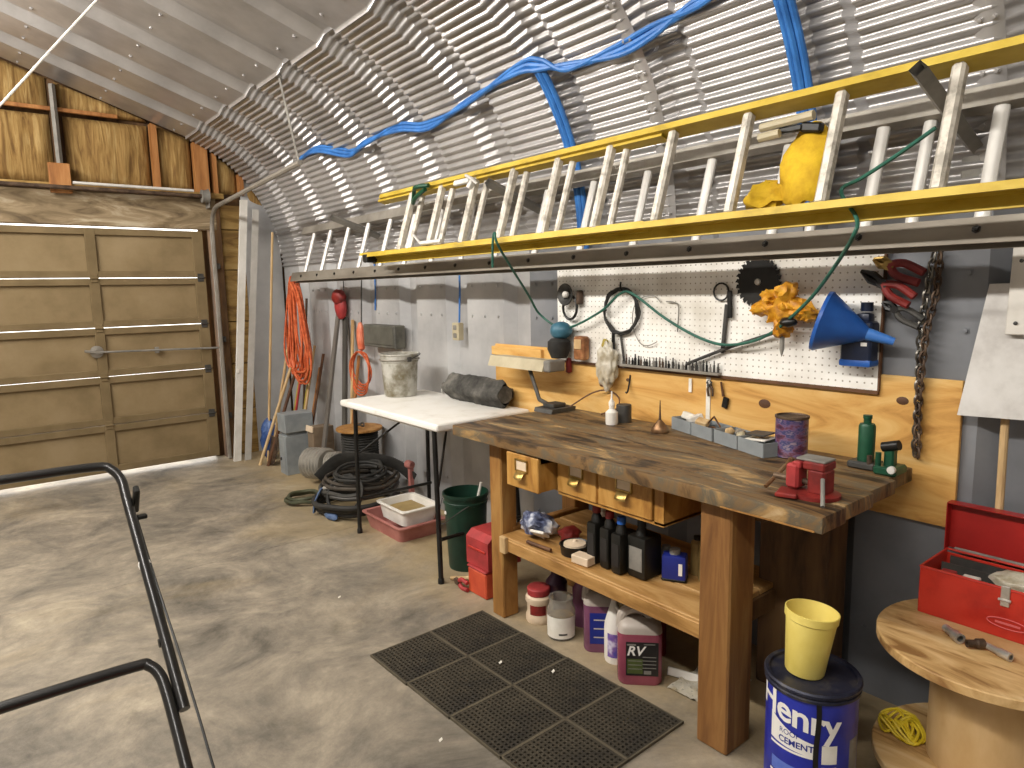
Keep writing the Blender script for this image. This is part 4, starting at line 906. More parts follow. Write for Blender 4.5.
t = thing('orange_box', 'small orange-red metal box on the floor by the bench leg', 'box', (1.95, 2.62, 0))
mb = MB(); mb.box((1.94, 2.62, .065), (.17, .15, .13), bev=.006); obj('body', mb, orange_red, t)
mb = MB(); mb.box((1.94, 2.62, .137), (.176, .156, .012), bev=.004); obj('lid', mb, dusty_red, t)
t = thing('red_case', 'dusty red case stacked on the orange-red box', 'case', (1.97, 2.62, .145))
mb = MB(); mb.prism([(1.865, 2.52, .145), (1.865, 2.72, .145), (1.87, 2.72, .29), (1.90, 2.72, .315), (1.90, 2.52, .315), (1.87, 2.52, .29)][:0] or [(1.865, 2.535, .145), (2.07, 2.535, .145), (2.07, 2.535, .315), (1.90, 2.535, .315), (1.865, 2.535, .285)], (0, .18, 0)); obj('body', mb, dusty_red, t)
mb = MB(); mb.box((1.862, 2.625, .235), (.005, .14, .012), bev=.002); obj('ridge', mb, red, t)
pliers('rusty_pincers', 'rusty pincers lying on the floor by the green bucket', 'pincers', 2.80, .03, 2.68, .03, 1.84, dusty_red, rusty, .011, .022)
mb = MB(); mb.tube([(1.86, 2.86, .012), (1.95, 2.73, .03)], .010, 8); single('short_stick', mb, lightwood, 'short pale stick on the floor in front of the green bucket', 'stick')

# ================================================================== ON THE LOWER SHELF
SZ = .412
t = thing('crumpled_pack', 'crumpled blue and white package at the left of the shelf', 'package', (1.88, 2.20, SZ))
mb = MB(); mb.blob((1.90, 2.20, SZ + .055), (.07, .085, .055), 11, .4, 2.4, 3, (0, .5, .3)); obj('wrapper', mb, mat('blue_white_print', ['20243c', '5a627e', 'b9bcc6', 'e2e0dc'], .5, sc=14, detail=3), t, 50)
mb = MB(); mb.box((1.845, 2.13, SZ + .045), (.06, .07, .012), (0, .6, .3), bev=.003); obj('white_card', mb, paper, t)
mb = MB(); mb.blob((1.97, 2.08, SZ + .03), (.05, .04, .03), 13, .4, 2.4, 3); single('shop_rag', mb, dred, 'dark red rag behind the crumpled package', 'rag', (1.97, 2.08, SZ), ang=60)
mb = MB(); mb.tube([(1.80, 2.16, SZ + .012), (1.81, 2.02, SZ + .012)], .008, 8); single('chisel_handle', mb, brownst, 'small brown tool handle along the shelf front edge', 'tool handle')
t = thing('shallow_tin', 'shallow round black tin with a pale lid on the shelf', 'tin', (1.885, 1.955, SZ)); c = V(1.885, 1.955, SZ)
mb = MB(); mb.lathe([(0, 0), (.058, 0), (.062, .035), (.066, .04), (.062, .042), (.056, .034), (0, .034)], c, 24, closed=False); obj('body', mb, blackm, t)
mb = MB(); mb.lathe([(.048, .034), (.046, .044), (.012, .05), (.006, .058), (0, .058)], c, 20, closed=False); obj('lid', mb, cream, t)
mb = MB(); mb.box((1.835, 1.855, SZ + .018), (.055, .085, .034), (0, 0, .1), bev=.003); single('cream_carton', mb, cream, 'small cream carton in front of the black oil bottles', 'carton', (1.835, 1.855, SZ))
oil = [(1.905, 1.835, dred, .235, .05, 'first black oil bottle from the left on the shelf, red cap'), (1.905, 1.765, dred, .228, .05, 'second black oil bottle from the left on the shelf, red cap'), (1.90, 1.70, blue, .222, .05, 'slim black oil bottle with a blue cap on the shelf'), (1.93, 1.625, blackm, .225, .088, 'wide black oil bottle with a dark cap beside the blue-capped one')]
for (x, y, cm, h, wd, lab) in oil:
    t = thing('oil_bottle', lab, 'bottle', (x, y, SZ), 'black oil bottles on the shelf')
    mb = MB(); mb.box((x, y, SZ + h * .36), (.10, wd, h * .72), bev=.012, seg=2); mb.lathe([(.024, 0), (.02, h * .1), (.014, h * .15), (.014, h * .2)], (x - .015, y, SZ + h * .70), 12, closed=False); obj('body', mb, black, t)
    mb = MB(); mb.lathe([(.0, 0), (.017, 0), (.017, .024), (.015, .028), (0, .028)], (x - .015, y, SZ + h * .87), 14); obj('cap', mb, cm, t)
    mb = MB(); mb.box((x - .0505, y, SZ + h * .34), (.002, wd * .7, h * .4)); obj('label', mb, graphite if wd < .06 else mgrey, t)
t = thing('blue_bottle', 'squat navy blue bottle with a white mark on the shelf', 'bottle', (1.985, 1.52, SZ)); R_ = RZ(.5)
mb = MB(); mb.box((1.985, 1.525, SZ + .05), (.06, .09, .10), R_, bev=.012, seg=2); obj('body', mb, navy, t)
mb = MB(); mb.lathe([(0, 0), (.02, 0), (.02, .018), (0, .02)], (1.985, 1.525, SZ + .10), 14); obj('cap', mb, mgrey, t)
mb = MB(); mb.box(V(1.985, 1.525, SZ + .05) + R_ @ V(-.031, -.025, 0), (.002, .014, .045), R_); obj('label', mb, lettering, t)
mb = MB(); mb.box((1.985, 1.525, SZ + .006), (.062, .092, .012), R_, bev=.004); obj('foot', mb, black, t)
for x, y, h, r, m, lab in ((2.06, 1.44, .17, .028, khaki, 'tall khaki spray can right of the navy bottle'), (2.09, 1.50, .15, .026, khaki, 'shorter khaki can with black top behind the navy bottle'), (2.03, 1.60, .10, .026, mgrey, 'small grey can left of the navy bottle'), (2.12, 2.02, .14, .02, whitep, 'slim white bottle at the back of the shelf')):
    t = thing('shelf_can', lab, 'can', (x, y, SZ))
    mb = MB(); mb.lathe([(0, 0), (r, 0), (r, h * .82), (r * .6, h * .9), (0, h * .9)], (x, y, SZ), 18); obj('body', mb, m, t)
    mb = MB(); mb.lathe([(r * .62, h * .88), (r * .62, h * .98), (0, h)], (x, y, SZ), 14, closed=False); obj('cap', mb, {'khaki_can': blackm}.get(m.name, m) if h < .16 else khaki, t)

# ================================================================== ON THE FLOOR UNDER THE BENCH
t = thing('red_lid_jar', 'cream plastic jar with a dusty red lid under the bench', 'jar', (1.925, 2.235, 0)); c = V(1.925, 2.235, 0)
mb = MB(); mb.lathe([(0, 0), (.056, 0), (.06, .008), (.060, .03), (.054, .045), (.054, .085), (.062, .10), (.060, .118), (.048, .126), (.048, .135), (0, .135)], c, 24); obj('body', mb, cream, t)
mb = MB(); mb.lathe([(.052, .128), (.053, .155), (.049, .16), (0, .16)], c, 24, closed=False); obj('lid', mb, dusty_red, t)
mb = MB(); a0 = PI + .75
def lab_cyl(c, r, a0, da, z0, z1, ph=0.):
    mb = MB(); mb.grid(lambda u, v: (c.x + r * math.cos(a0 - da + 2 * da * u), c.y + r * math.sin(a0 - da + 2 * da * u), c.z + z0 + (z1 - z0) * v), 14, 2); return mb
obj('label', lab_cyl(c, .0552, a0, .7, .042, .088), dred, t)
t = thing('glass_jar', 'open glass jar with a white label beside the red-lidded jar', 'jar', (1.905, 2.065, 0)); c = V(1.905, 2.065, 0)
mb = MB(); mb.lathe([(0, 0), (.058, 0), (.062, .008), (.062, .125), (.050, .15), (.050, .17), (.053, .172), (.053, .178), (.047, .178), (.046, .15), (.058, .123), (.058, .012), (0, .012)], c, 26, closed=False); obj('glass', mb, glassj, t)
mb = MB(); mb.lathe([(0, .013), (.0565, .013), (.0565, .09), (0, .094)], c, 20); obj('contents', mb, khaki, t)
obj('label', lab_cyl(c, .0625, PI + .78, 1.25, .012, .105), paper, t)
obj('label_print', lab_cyl(c, .063, PI + .95, .3, .028, .036), dgrey, t)
RJ = RZ(math.atan2(1.539 - 1.657, 1.941 - 1.825))      # along the front face of the jugs
def jug(nm, lab, c, w_, d, h, fluid, lm, letter=None, group=None):
    c = Vector(c); t = thing(nm, lab, 'jug', c, group)
    def sec(z, sw, sd, r=.03):
        hx, hy = w_ / 2 * sw, d / 2 * sd; r = min(r, hx * .9, hy * .9); out = []
        for (sx, sy, a0) in ((1, 1, 0), (-1, 1, PI / 2), (-1, -1, PI), (1, -1, 1.5 * PI)):
            for k in range(5):
                a = a0 + PI / 2 * k / 4; out.append(c + RJ @ V(sx * (hx - r) + r * math.cos(a), sy * (hy - r) + r * math.sin(a), z))
        return out
    def loft(mb, secs):
        Ls = [[mb.bm.verts.new(p) for p in s] for s in secs]
        for A, B in zip(Ls, Ls[1:]):
            for k in range(len(A)): mb.bm.faces.new((A[k], A[(k + 1) % len(A)], B[(k + 1) % len(B)], B[k]))
        mb.bm.faces.new(Ls[0][::-1]); mb.bm.faces.new(Ls[-1])
    mb = MB(); loft(mb, [sec(0, .93, .93), sec(.012, 1, 1), sec(h * .70, 1, 1)]); obj('body', mb, fluid, t, 60)
    mb = MB(); loft(mb, [sec(h * .70, 1, 1), sec(h * .76, .98, .98), sec(h * .82, .86, .9), sec(h * .86, .62, .6)]); obj('shoulder', mb, clearp, t, 60)
    mb = MB(); mb.tube(spl([c + RJ @ V(-w_ * .42, 0, h * .72), c + RJ @ V(-w_ * .38, 0, h * .90), c + RJ @ V(-w_ * .15, 0, h * .965), c + RJ @ V(w_ * .10, 0, h * .945), c + RJ @ V(w_ * .26, 0, h * .86)], 5), .019, 10); obj('handle', mb, clearp, t)
    mb = MB(); mb.lathe([(.018, 0), (.018, h * .07), (.021, h * .07), (.021, h * .15), (0, h * .15)], c + RJ @ V(w_ * .16, d * .05, h * .85), 16, closed=False); obj('cap', mb, blackm, t)
    mb = MB(); mb.box(c + RJ @ V(w_ * .04, -d / 2 - .0006, h * .37), (w_ * .72, .0016, h * .46), RJ); lb = obj('label', mb, lm, t)
    if letter:
        yf = -d / 2 - .0022
        mb = MB(); mb.box(c + RJ @ V(-w_ * .12, yf + .0004, h * .27), (w_ * .34, .001, h * .20), RJ); obj('olive_block', mb, olive, lb)
        text(letter, .052, lambda u, v: c + RJ @ V(-w_ * .12 + u, yf, h * .475 + v), 'lettering', lettering, lb, bold=.0012, shear=.25)
        mb = MB()
        for k in range(4): mb.box(c + RJ @ V(w_ * .2, yf, h * (.40 - k * .05)), (w_ * .3, .001, .003), RJ)
        mb.box(c + RJ @ V(-w_ * .2, yf, h * .565), (w_ * .2, .001, .006), RJ); mb.box(c + RJ @ V(w_ * .2, yf, h * .575), (w_ * .25, .001, .004), RJ); mb.box(c + RJ @ V(w_ * .16, yf, h * .19), (w_ * .16, .001, .014), RJ)
        for k in range(3): mb.box(c + RJ @ V(-w_ * .12, yf, h * (.345 - k * .055)), (w_ * .3, .001, .0025), RJ)
        obj('small_print', mb, mgrey, lb)['kind'] = 'stuff'
    else:
        mb = MB()
        for k in range(3): mb.box(c + RJ @ V(w_ * .04, -d / 2 - .0022, h * (.5 - k * .13)), (w_ * .5, .001, .005), RJ)
        obj('small_print', mb, clearp, lb)['kind'] = 'stuff'
    return t
jug('antifreeze_jug', 'large pink antifreeze jug with a black lettered label', (1.908, 1.628, 0), .168, .115, .292, amber, graphite, 'RV')
jug('purple_jug', 'purple fluid jug standing behind the white spray bottle', (1.965, 1.885, 0), .145, .11, .29, amber2, navy)
t = thing('spray_bottle', 'white trigger bottle between the two coloured jugs', 'bottle', (1.925, 1.775, 0)); c = V(1.925, 1.775, 0)
mb = MB(); mb.lathe([(0, 0), (.04, 0), (.043, .01), (.043, .14), (.04, .165), (.018, .235), (.014, .245), (.014, .26), (0, .26)], c, 20, sx=.8, sy=1.0); obj('body', mb, white, t)
mb = MB(); mb.tube(spl([c + V(-.005, -.018, .235), c + V(-.01, -.05, .215), c + V(-.01, -.045, .17)], 5), .006, 8); obj('handle', mb, white, t)
mb = MB(); mb.lathe([(0, .258), (.012, .258), (.010, .275), (0, .28)], c, 12); obj('cap', mb, cream, t)
mb = MB(); mb.grid(lambda u, v: (c.x + .0352 * math.cos(PI + .75 - .8 + 1.6 * u), c.y + .0438 * math.sin(PI + .75 - .8 + 1.6 * u), .03 + .10 * v), 12, 2); obj('label', mb, mat('violet_label', ['4a4a9a', '7a5a9c', 'c8c2d4'], .5, sc=22, detail=2), t)
dim = [(2.02, 2.22, .23, .05, 'dark plum bottle behind the red-lidded jar', mat('plum_plastic', ['3d2838', '56384e'], .4, sc=6), blackm), (2.05, 2.08, .24, .045, 'dark violet bottle behind the glass jar', amber2, dgrey), (2.07, 1.97, .19, .05, 'amber glass jar at the back under the shelf', khaki, rusty), (2.10, 1.72, .25, .055, 'dark red can at the back between the jugs', dred, dgrey)]
for x, y, h, r, lab, m, cm in dim:
    t = thing('back_bottle', lab, 'bottle', (x, y, 0), 'bottles at the back under the shelf')
    mb = MB(); mb.lathe([(0, 0), (r, 0), (r, h * .7), (r * .5, h * .85), (r * .45, h * .92), (0, h * .92)], (x, y, 0), 18); obj('body', mb, m, t)
    mb = MB(); mb.lathe([(r * .5, h * .9), (r * .5, h), (0, h)], (x, y, 0), 14, closed=False); obj('cap', mb, cm, t)
from mathutils import noise as NZ
mb = MB(); mb.grid(lambda u, v: (1.93 + .28 * u, 1.33 + .18 * v, .004 + .022 * abs(NZ.noise(V(u * 5, v * 5, 2))) + .012 * abs(NZ.noise(V(u * 13, v * 13, 5)))), 18, 12, (0, 0, .0015)); single('plastic_sheet', mb, bagm, 'crumpled clear plastic sheet on the floor by the front bench leg', 'plastic sheet', (2.07, 1.42, 0), ang=60)
mb = MB(); mb.box((2.03, 1.49, .02), (.012, .16, .03), (0, .3, .35), bev=.002); single('white_strip', mb, whitep, 'bent white strip on the floor left of the front bench leg', 'strip')
for k, (x, y, z, lab) in enumerate(((1.543, 2.036, .012, 'tiny paper scrap on the upper part of the mat'), (1.66, 1.85, .012, 'tiny paper scrap in the middle of the mat'), (1.108, 1.805, 0, 'tiny paper scrap on the concrete left of the mat'), (1.32, 3.05, 0, 'tiny paper scrap on the open concrete beyond the mat'))):
    mb = MB(); mb.prism([(x, y, z + .001), (x + .014, y + .004, z + .002), (x + .017, y + .014, z + .004), (x + .003, y + .012, z + .001)], (0, 0, .002)); single('paper_scrap', mb, paper, lab, 'scrap', (x, y, z))

# ================================================================== BUCKET, YELLOW TUB, CABLE REEL, TOOLBOX
bc_ = V(1.822, .905, 0)
t = thing('roofing_bucket', 'blue lettered metal pail of roofing cement beside the bench', 'bucket', bc_)
mb = MB(); mb.lathe([(0, 0), (.124, 0), (.128, .004), (.128, .012), (.124, .016), (.124, .368), (0, .368)], bc_, 40); obj('body', mb, bucketblue, t)
mb = MB(); mb.lathe([(.124, .355), (.130, .358), (.130, .365), (.126, .368), (.132, .375), (.132, .382), (.128, .387), (.118, .385), (.116, .377), (0, .377)], bc_, 40, closed=False); obj('lid', mb, mat('dark_lid', ['1a1c2c', '2a2c3c', '4a4644'], .45, .3, sc=12), t)
af = math.atan2(-.9, -1.822)       # direction towards the viewer's side
def cyl(r, a0): return lambda u, v: bc_ + V(r * math.cos(a0 + u / r), r * math.sin(a0 + u / r), v)
# white swoosh panel with print lines
def band(a, b, zlo, zhi, m, nm, r=.1246, par=None):
    mb = MB(); mb.grid(lambda u, v: bc_ + V(r * math.cos(af + a + (b - a) * u), r * math.sin(af + a + (b - a) * u), zlo(u) + (zhi(u) - zlo(u)) * v), 20, 3); return obj(nm, mb, m, par or t)
band(-.95, .14, lambda u: .205 - .01 * u, lambda u: .255 - .02 * u + .03 * (1 - u) ** 2, lettering, 'white_swoosh')
band(-.95, .14, lambda u: .19, lambda u: .197, lettering, 'white_line'); band(-.95, .2, lambda u: .10, lambda u: .107, lettering, 'white_line')
band(-.9, -.05, lambda u: .112, lambda u: .15, mat('light_label_blue', ['4a62b8', '6a80cc'], .4, sc=12), 'picture_panel')
band(.26, .60, lambda u: .18, lambda u: .235, paper, 'photo_patch'); band(.26, .60, lambda u: .115, lambda u: .17, paper, 'photo_patch')
band(.95, 1.35, lambda u: .08, lambda u: .24, mgrey, 'side_text_panel')
text('Henry', .104, lambda u, v: bc_ + V(.1252 * math.cos(af - .36 + u / .1252), .1252 * math.sin(af - .36 + u / .1252), .305 - .14 * u + v), 'lettering', lettering, t, bold=.0022, spacing=.95)
text('ROOF', .022, cyl(.1252, af - .45), 'lettering', navy, t).location.z += .245
text('CEMENT', .026, cyl(.1252, af - .30), 'lettering', navy, t, bold=.0006).location.z += .219
mb = MB(); mb.grid(lambda u, v: bc_ + V(.1257 * math.cos(af + .10 + .11 * u + .02 * math.sin(v * 9)), .1257 * math.sin(af + .10 + .11 * u + .02 * math.sin(v * 9)), .33 * v + .03), 4, 14); obj('tar_drip', mb, black, t)
# yellow tub on the lid
tilt = Matrix.Rotation(math.radians(5), 3, V(.62, .772, 0)); yb = V(1.812, .925, .3775)
t = thing('yellow_tub', 'pale yellow plastic tub standing on the blue pail', 'tub', yb)
mb = MB(); mb.lathe([(0, .004), (.052, .004), (.054, .008), (.069, .165), (.073, .168), (.074, .19), (.071, .191), (.066, .165), (.051, .012), (0, .012)], yb, 30, tilt, closed=False); obj('body', mb, yelplastic, t)
t = thing('grey_can', 'grey can with a pale label squeezed behind the blue pail', 'can', (2.13, 1.0, 0)); c = V(2.13, 1.0, 0)
mb = MB(); mb.lathe([(0, 0), (.068, 0), (.068, .17), (.05, .20), (.05, .22), (.036, .225), (0, .225)], c, 24); obj('body', mb, mgrey, t)
obj('label', lab_cyl(c, .0685, PI + .42, 1.2, .03, .14), dirtyw, t)
# cable reel
SR = V(2.155, .56, 0); ZB, ZT = .13, .492
rl = thing('cable_reel', 'wooden cable reel standing on end, used as a stand', 'cable reel', SR)
mb = MB(); mb.lathe([(0, .105), (.283, .105), (.286, .108), (.286, .128), (.283, .131), (0, .131)], SR, 56); obj('lower_flange', mb, reelwood, rl)
mb = MB(); mb.lathe([(0, .464), (.286, .464), (.290, .467), (.290, .489), (.287, .492), (0, .492)], SR, 56); obj('upper_flange', mb, reelwood, rl)
mb = MB(); mb.lathe([(.145, .131), (.145, .464)], SR, 40, closed=False); obj('drum', mb, cardbd, rl)
for dx in (-.12, .12):
    mb = MB(); mb.box(SR + V(dx * .9 + .03, -.03, .0525), (.08, .36, .105), bev=.004); single('skid_block', mb, darkwood, ['dark wooden block under the room side of the cable reel', 'dark wooden block under the wall side of the cable reel'][dx > 0], 'wood block', SR + V(dx * .9 + .03, -.03, 0), 'blocks under the cable reel')
mb = MB(); pts = []
for k in range(70):
    a = k * .62; r = .04 + .02 * math.sin(k * .7); pts.append(V(2.11 + (r + .018 * math.sin(k * 1.9)) * math.cos(a) * .8, .765 + r * math.sin(a) * 1.1, .139 + .018 * (1 + math.sin(k * 1.3))))
mb.tube(spl(pts, 3), .0042, 6); single('yellow_cord_hank', mb, yelcord, 'tangled hank of yellow cord on the lower reel flange', 'cord', (2.11, .765, .131))
for k, (x, y, a, l, r, m, lab) in enumerate(((2.10, .645, .9, .065, .015, chrome, 'chrome socket nearest the reel edge'), (2.085, .585, 2.4, .045, .014, rusty, 'dark stubby socket between two chrome ones'), (2.09, .535, 1.2, .075, .012, chrome, 'long chrome socket at the right of the reel top'))):
    d = V(math.cos(a), math.sin(a), 0); q = V(0, 0, 1).rotation_difference(d).to_matrix()
    mb = MB(); mb.lathe([(r * .6, 0), (r, 0), (r, l * .4), (r * .75, l * .5), (r * .75, l), (r * .4, l), (r * .4, l * .8), (0, l * .8)], V(x, y, ZT + r + .001) - d * l / 2, 14, q, closed=False); single('socket', mb, m, lab, 'socket', (x, y, ZT), 'sockets on the cable reel')
# toolbox
tb = thing('toolbox', 'open red metal toolbox on the cable reel', 'toolbox', (2.31, .56, ZT)); X0, X1, Y0, Y1, H_ = 2.205, 2.415, .335, .775, .145; z0 = ZT + .001; th = .003
for nm, cc, sz in (('front', (X0, (Y0 + Y1) / 2, z0 + H_ / 2), (th, Y1 - Y0, H_)), ('back', (X1, (Y0 + Y1) / 2, z0 + H_ / 2 - .005), (th, Y1 - Y0, H_ - .01)), ('end', ((X0 + X1) / 2, Y0, z0 + H_ / 2), (X1 - X0, th, H_)), ('end', ((X0 + X1) / 2, Y1, z0 + H_ / 2), (X1 - X0, th, H_)), ('bottom', ((X0 + X1) / 2, (Y0 + Y1) / 2, z0 + .002), (X1 - X0, Y1 - Y0, th))):
    mb = MB(); mb.box(cc, sz, bev=.001); fo = obj(nm, mb, red, tb)
    if nm == 'front': front = fo
mb = MB()
for (x, ang) in ((X0, 0), (X1, 0)): mb.tube([(x, Y0, z0 + H_), (x, Y1, z0 + H_)], .004, 6)
for y in (Y0, Y1): mb.tube([(X0, y, z0 + H_), (X1, y, z0 + H_)], .004, 6)
obj('rim', mb, red, tb)
mb = MB(); LZ = .155; mb.box((X1 + .018, (Y0 + Y1) / 2, z0 + H_ + LZ / 2 + .002), (th, Y1 - Y0 + .006, LZ), bev=.001)
for y in (Y0 - .002, Y1 + .002): mb.box((X1 + .0, y, z0 + H_ + LZ / 2 + .002), (.038, th, LZ))
mb.box((X1, (Y0 + Y1) / 2, z0 + H_ + LZ + .002), (.038, Y1 - Y0 + .006, th)); obj('lid', mb, dred if False else mat('lid_red', ['8e1b18', 'a5221d'], .4, sc=5), tb)
mb = MB(); mb.tube([(X1 + .006, Y0 + .02, z0 + H_ + .004), (X1 + .006, Y1 - .02, z0 + H_ + .004)], .006, 8); obj('hinge', mb, mgrey, tb)
mb = MB(); mb.box((X0 - .004, .555, z0 + H_ - .02), (.006, .022, .06), bev=.002); mb.tube([(X0 - .008, .54, z0 + H_ - .03), (X0 - .008, .57, z0 + H_ - .03)], .004, 6); obj('latch', mb, chrome, front)
mb = MB(); c = V(X0 - .0025, .545, z0 + .045); mb.tube([c + V(0, .05 * math.cos(a), .014 * math.sin(a)) for a in [2 * PI * k / 24 for k in range(24)]], .0016, 5, closed=True); mb.box(c, (.001, .06, .006)); obj('oval_badge', mb, mat('badge_pink', 'd86a6a', .4), front)
mb = MB(); mb.box(((X0 + X1) / 2, (Y0 + Y1) / 2, z0 + .10), (X1 - X0 - .02, Y1 - Y0 - .03, .004)); mb.box((X0 + .012, (Y0 + Y1) / 2, z0 + .115), (.003, Y1 - Y0 - .03, .03)); mb.box(((X0 + X1) / 2 + .02, (Y0 + Y1) / 2, z0 + .115), (.003, Y1 - Y0 - .03, .03)); mb.box((X1 - .012, (Y0 + Y1) / 2, z0 + .115), (.003, Y1 - Y0 - .03, .03)); obj('tray', mb, dgrey, tb)
mb = MB(); mb.blob((2.275, .53, z0 + .145), (.05, .085, .03), 21, .4, 2.6, 3); single('parts_bag', mb, bagm, 'clear bag of brass parts lying in the toolbox tray', 'bag', (2.275, .53, z0 + .115), ang=60)
for k, (x, y, sx, sy, m, lab) in enumerate(((2.255, .655, .03, .045, white, 'small white box in the toolbox tray'), (2.255, .715, .03, .04, dusty_red, 'small red-lidded box at the left of the toolbox tray'))):
    mb = MB(); mb.box((x, y, z0 + .119), (sx, sy, .03), (0, 0, .1), bev=.003); single('small_box', mb, m, lab, 'box', (x, y, z0 + .104), 'boxes in the toolbox tray')
# ================================================================== CORNER BY THE GARAGE DOOR
def plank(nm, lab, cat, p, q, w_, th, m, up=(1, 0, 0), group=None):
    mb = MB(); mb.tube([p, q], [(w_ * .7071, th * .7071)] * 2, 4, flat=None)
    mb.bm.free(); mb = MB(); p = Vector(p); q = Vector(q); d = (q - p).normalized(); a = Vector(up); a = (a - d * a.dot(d)).normalized(); b = d.cross(a)
    mb.prism([p + a * w_ / 2 + b * th / 2, p - a * w_ / 2 + b * th / 2, p - a * w_ / 2 - b * th / 2, p + a * w_ / 2 - b * th / 2], q - p)
    return single(nm, mb, m, lab, cat, p, group)
t = thing('white_trim_length', 'long white trim length leaning in the corner nearest the garage door', 'trim', (1.90, 6.33, 0))
mb = MB(); p = V(1.84, 6.30, .0); q = V(2.085, 6.36, 2.33); d = (q - p); 
for off, w_, th in ((0, .055, .006),): mb.prism([p + V(-.03, -.012, 0), p + V(.03, -.012, 0), p + V(.03, -.004, 0), p + V(-.022, -.004, 0), p + V(-.022, .02, 0), p + V(-.03, .02, 0)], d)
obj('channel', mb, whitep, t)
mb = MB(); mb.box(p + d * .35 + V(-.02, -.016, 0), (.025, .012, .04), bev=.003); obj('clip', mb, white, t)
t = thing('grey_trim_length', 'long pale grey trim length leaning beside the white one', 'trim', (1.97, 6.30, 0))
mb = MB(); p = V(1.925, 6.28, .0); q = V(2.175, 6.34, 2.25); mb.prism([p + V(-.028, -.012, 0), p + V(.028, -.012, 0), p + V(.028, .012, 0), p + V(.02, .012, 0), p + V(.02, -.004, 0), p + V(-.028, -.004, 0)], q - p); obj('channel', mb, mat('grey_trim', ['a8a49c', 'bdb9b2'], .5, sc=5), t)
poles = [((2.14, 5.84, .0), (2.27, 5.70, .92), .011, dusty_red, 'dusty red handle below the orange cord hank'), ((2.20, 5.80, 0), (2.33, 5.68, .88), .013, yelgrip, 'second olive stick closer to the wall'), ((2.25, 5.74, 0), (2.38, 5.60, .86), .014, orangewood, 'orange brown stick right of the olive sticks'),
         ((2.05, 6.10, 0), (2.30, 6.30, 2.05), .012, lightwood, 'tall pale pole standing against the side wall in the corner'),
         ((1.94, 6.00, .0), (2.20, 5.80, .86), .014, lightwood, 'tan wooden handle slanting across the blue bag'),
         ((1.985, 5.92, .0), (2.24, 5.82, .80), .015, brownst, 'dark brown handle slanting next to the tan handle'),
         ((2.10, 5.80, .0), (2.30, 5.76, .95), .012, yelgrip, 'olive yellow stick behind the grey metal cabinet'),
         ((2.17, 5.72, .0), (2.36, 5.64, 1.05), .012, lightwood, 'straw coloured stick among the tools below the orange cord'),
         ((2.22, 5.66, .0), (2.40, 5.56, .98), .013, brownst, 'dark stick leaning at the right of the corner tools'),
         ((2.28, 5.88, .0), (2.42, 5.90, 1.45), .012, rusty, 'thin rusty pipe standing behind the orange cord')]
for p, q, r, m, lab in poles:
    mb = MB(); mb.tube([p, q], [r, r * .9], 8); single('tool_handle', mb, m, lab, 'handle', p, 'long handles leaning in the corner')
t = thing('spade', 'old spade with a brown blade leaning in the corner', 'spade', (2.06, 6.0, 0))
mb = MB(); mb.tube([(2.06, 5.93, .22), (2.33, 6.05, 1.25)], .013, 8); obj('shaft', mb, lightwood, t)
mb = MB(); mb.grid(lambda u, v: (2.0 + .045 * v + .015 * abs(2 * u - 1), 5.84 + .16 * u, .005 + (.25 - .05 * (2 * u - 1) ** 2 * (1 - v)) * v + .04 * (2 * u - 1) ** 2 * (1 - v)), 8, 8, (.004, 0, 0)); obj('blade', mb, rusty, t)
t = thing('blue_bag', 'dark blue plastic bag slumped behind the slanting handles', 'bag', (2.08, 6.14, 0))
mb = MB(); mb.blob((2.10, 6.15, .19), (.085, .07, .19), 31, .25, 2.2, 3); obj('bag_body', mb, mat('bag_blue', ['22365f', '2f4c82', '5a75a4'], .4, sc=7), t, 50)
mb = MB(); mb.tube(spl([(2.10, 5.975, .36), (2.115, 5.965, .25), (2.09, 5.96, .12), (2.03, 5.955, .03)], 5), .013, 8); single('white_hose_piece', mb, white, 'short curved white hose beside the blue bag', 'hose')
t = thing('grey_cabinet', 'small grey metal cabinet on the floor in the corner', 'cabinet', (2.09, 5.55, 0))
mb = MB(); mb.box((2.09, 5.55, .165), (.20, .15, .33), bev=.004); mb.box((2.10, 5.555, .345), (.17, .12, .03)); mb.box((2.11, 5.545, .435), (.24, .17, .155), bev=.004); obj('body', mb, grey, t)
mb = MB(); mb.box((1.988, 5.55, .17), (.006, .11, .26), bev=.003); obj('door', mb, grey, t)
mb = MB(); mb.lathe([(0, 0), (.014, 0), (.012, .008), (0, .008)], (1.985, 5.58, .13), 12, RY(-PI / 2)); obj('knob', mb, blackm, t)
t = thing('tan_carton', 'open brown carton between the grey cabinet and the boards', 'carton', (2.28, 5.30, 0))
mb = MB(); mb.box((2.26, 5.385, .20), (.18, .12, .40), bev=.003); obj('body', mb, mat('carton_brown', ['6b5a48', '83715c'], .8, sc=6), t)
mb = MB(); mb.box((2.165, 5.385, .385), (.012, .13, .05), (0, .15, 0), bev=.002); obj('flap', mb, cream, t)
# ribbed duct
t = thing('flexible_duct', 'ribbed pale flexible duct lying beside the grey cabinet', 'duct', (2.03, 5.05, 0))
def ribbed(p, q, r, n):
    p = Vector(p); q = Vector(q); rot = V(0, 0, 1).rotation_difference((q - p).normalized()).to_matrix(); L_ = (q - p).length; prof = [(r * .6, 0)]
    for k in range(n):
        z = L_ * k / n; dz = L_ / n
        prof += [(r * .86, z), (r, z + dz * .3), (r, z + dz * .6), (r * .86, z + dz * .95)]
    prof += [(r * .6, L_)]; mb = MB(); mb.lathe(prof, p, 24, rot); return mb
obj('wide_section', ribbed((2.06, 5.16, .16), (2.13, 4.96, .175), .125, 6), duct, t, 25)
obj('narrow_section', ribbed((2.135, 4.945, .175), (2.185, 4.85, .19), .095, 4), duct, t, 25)
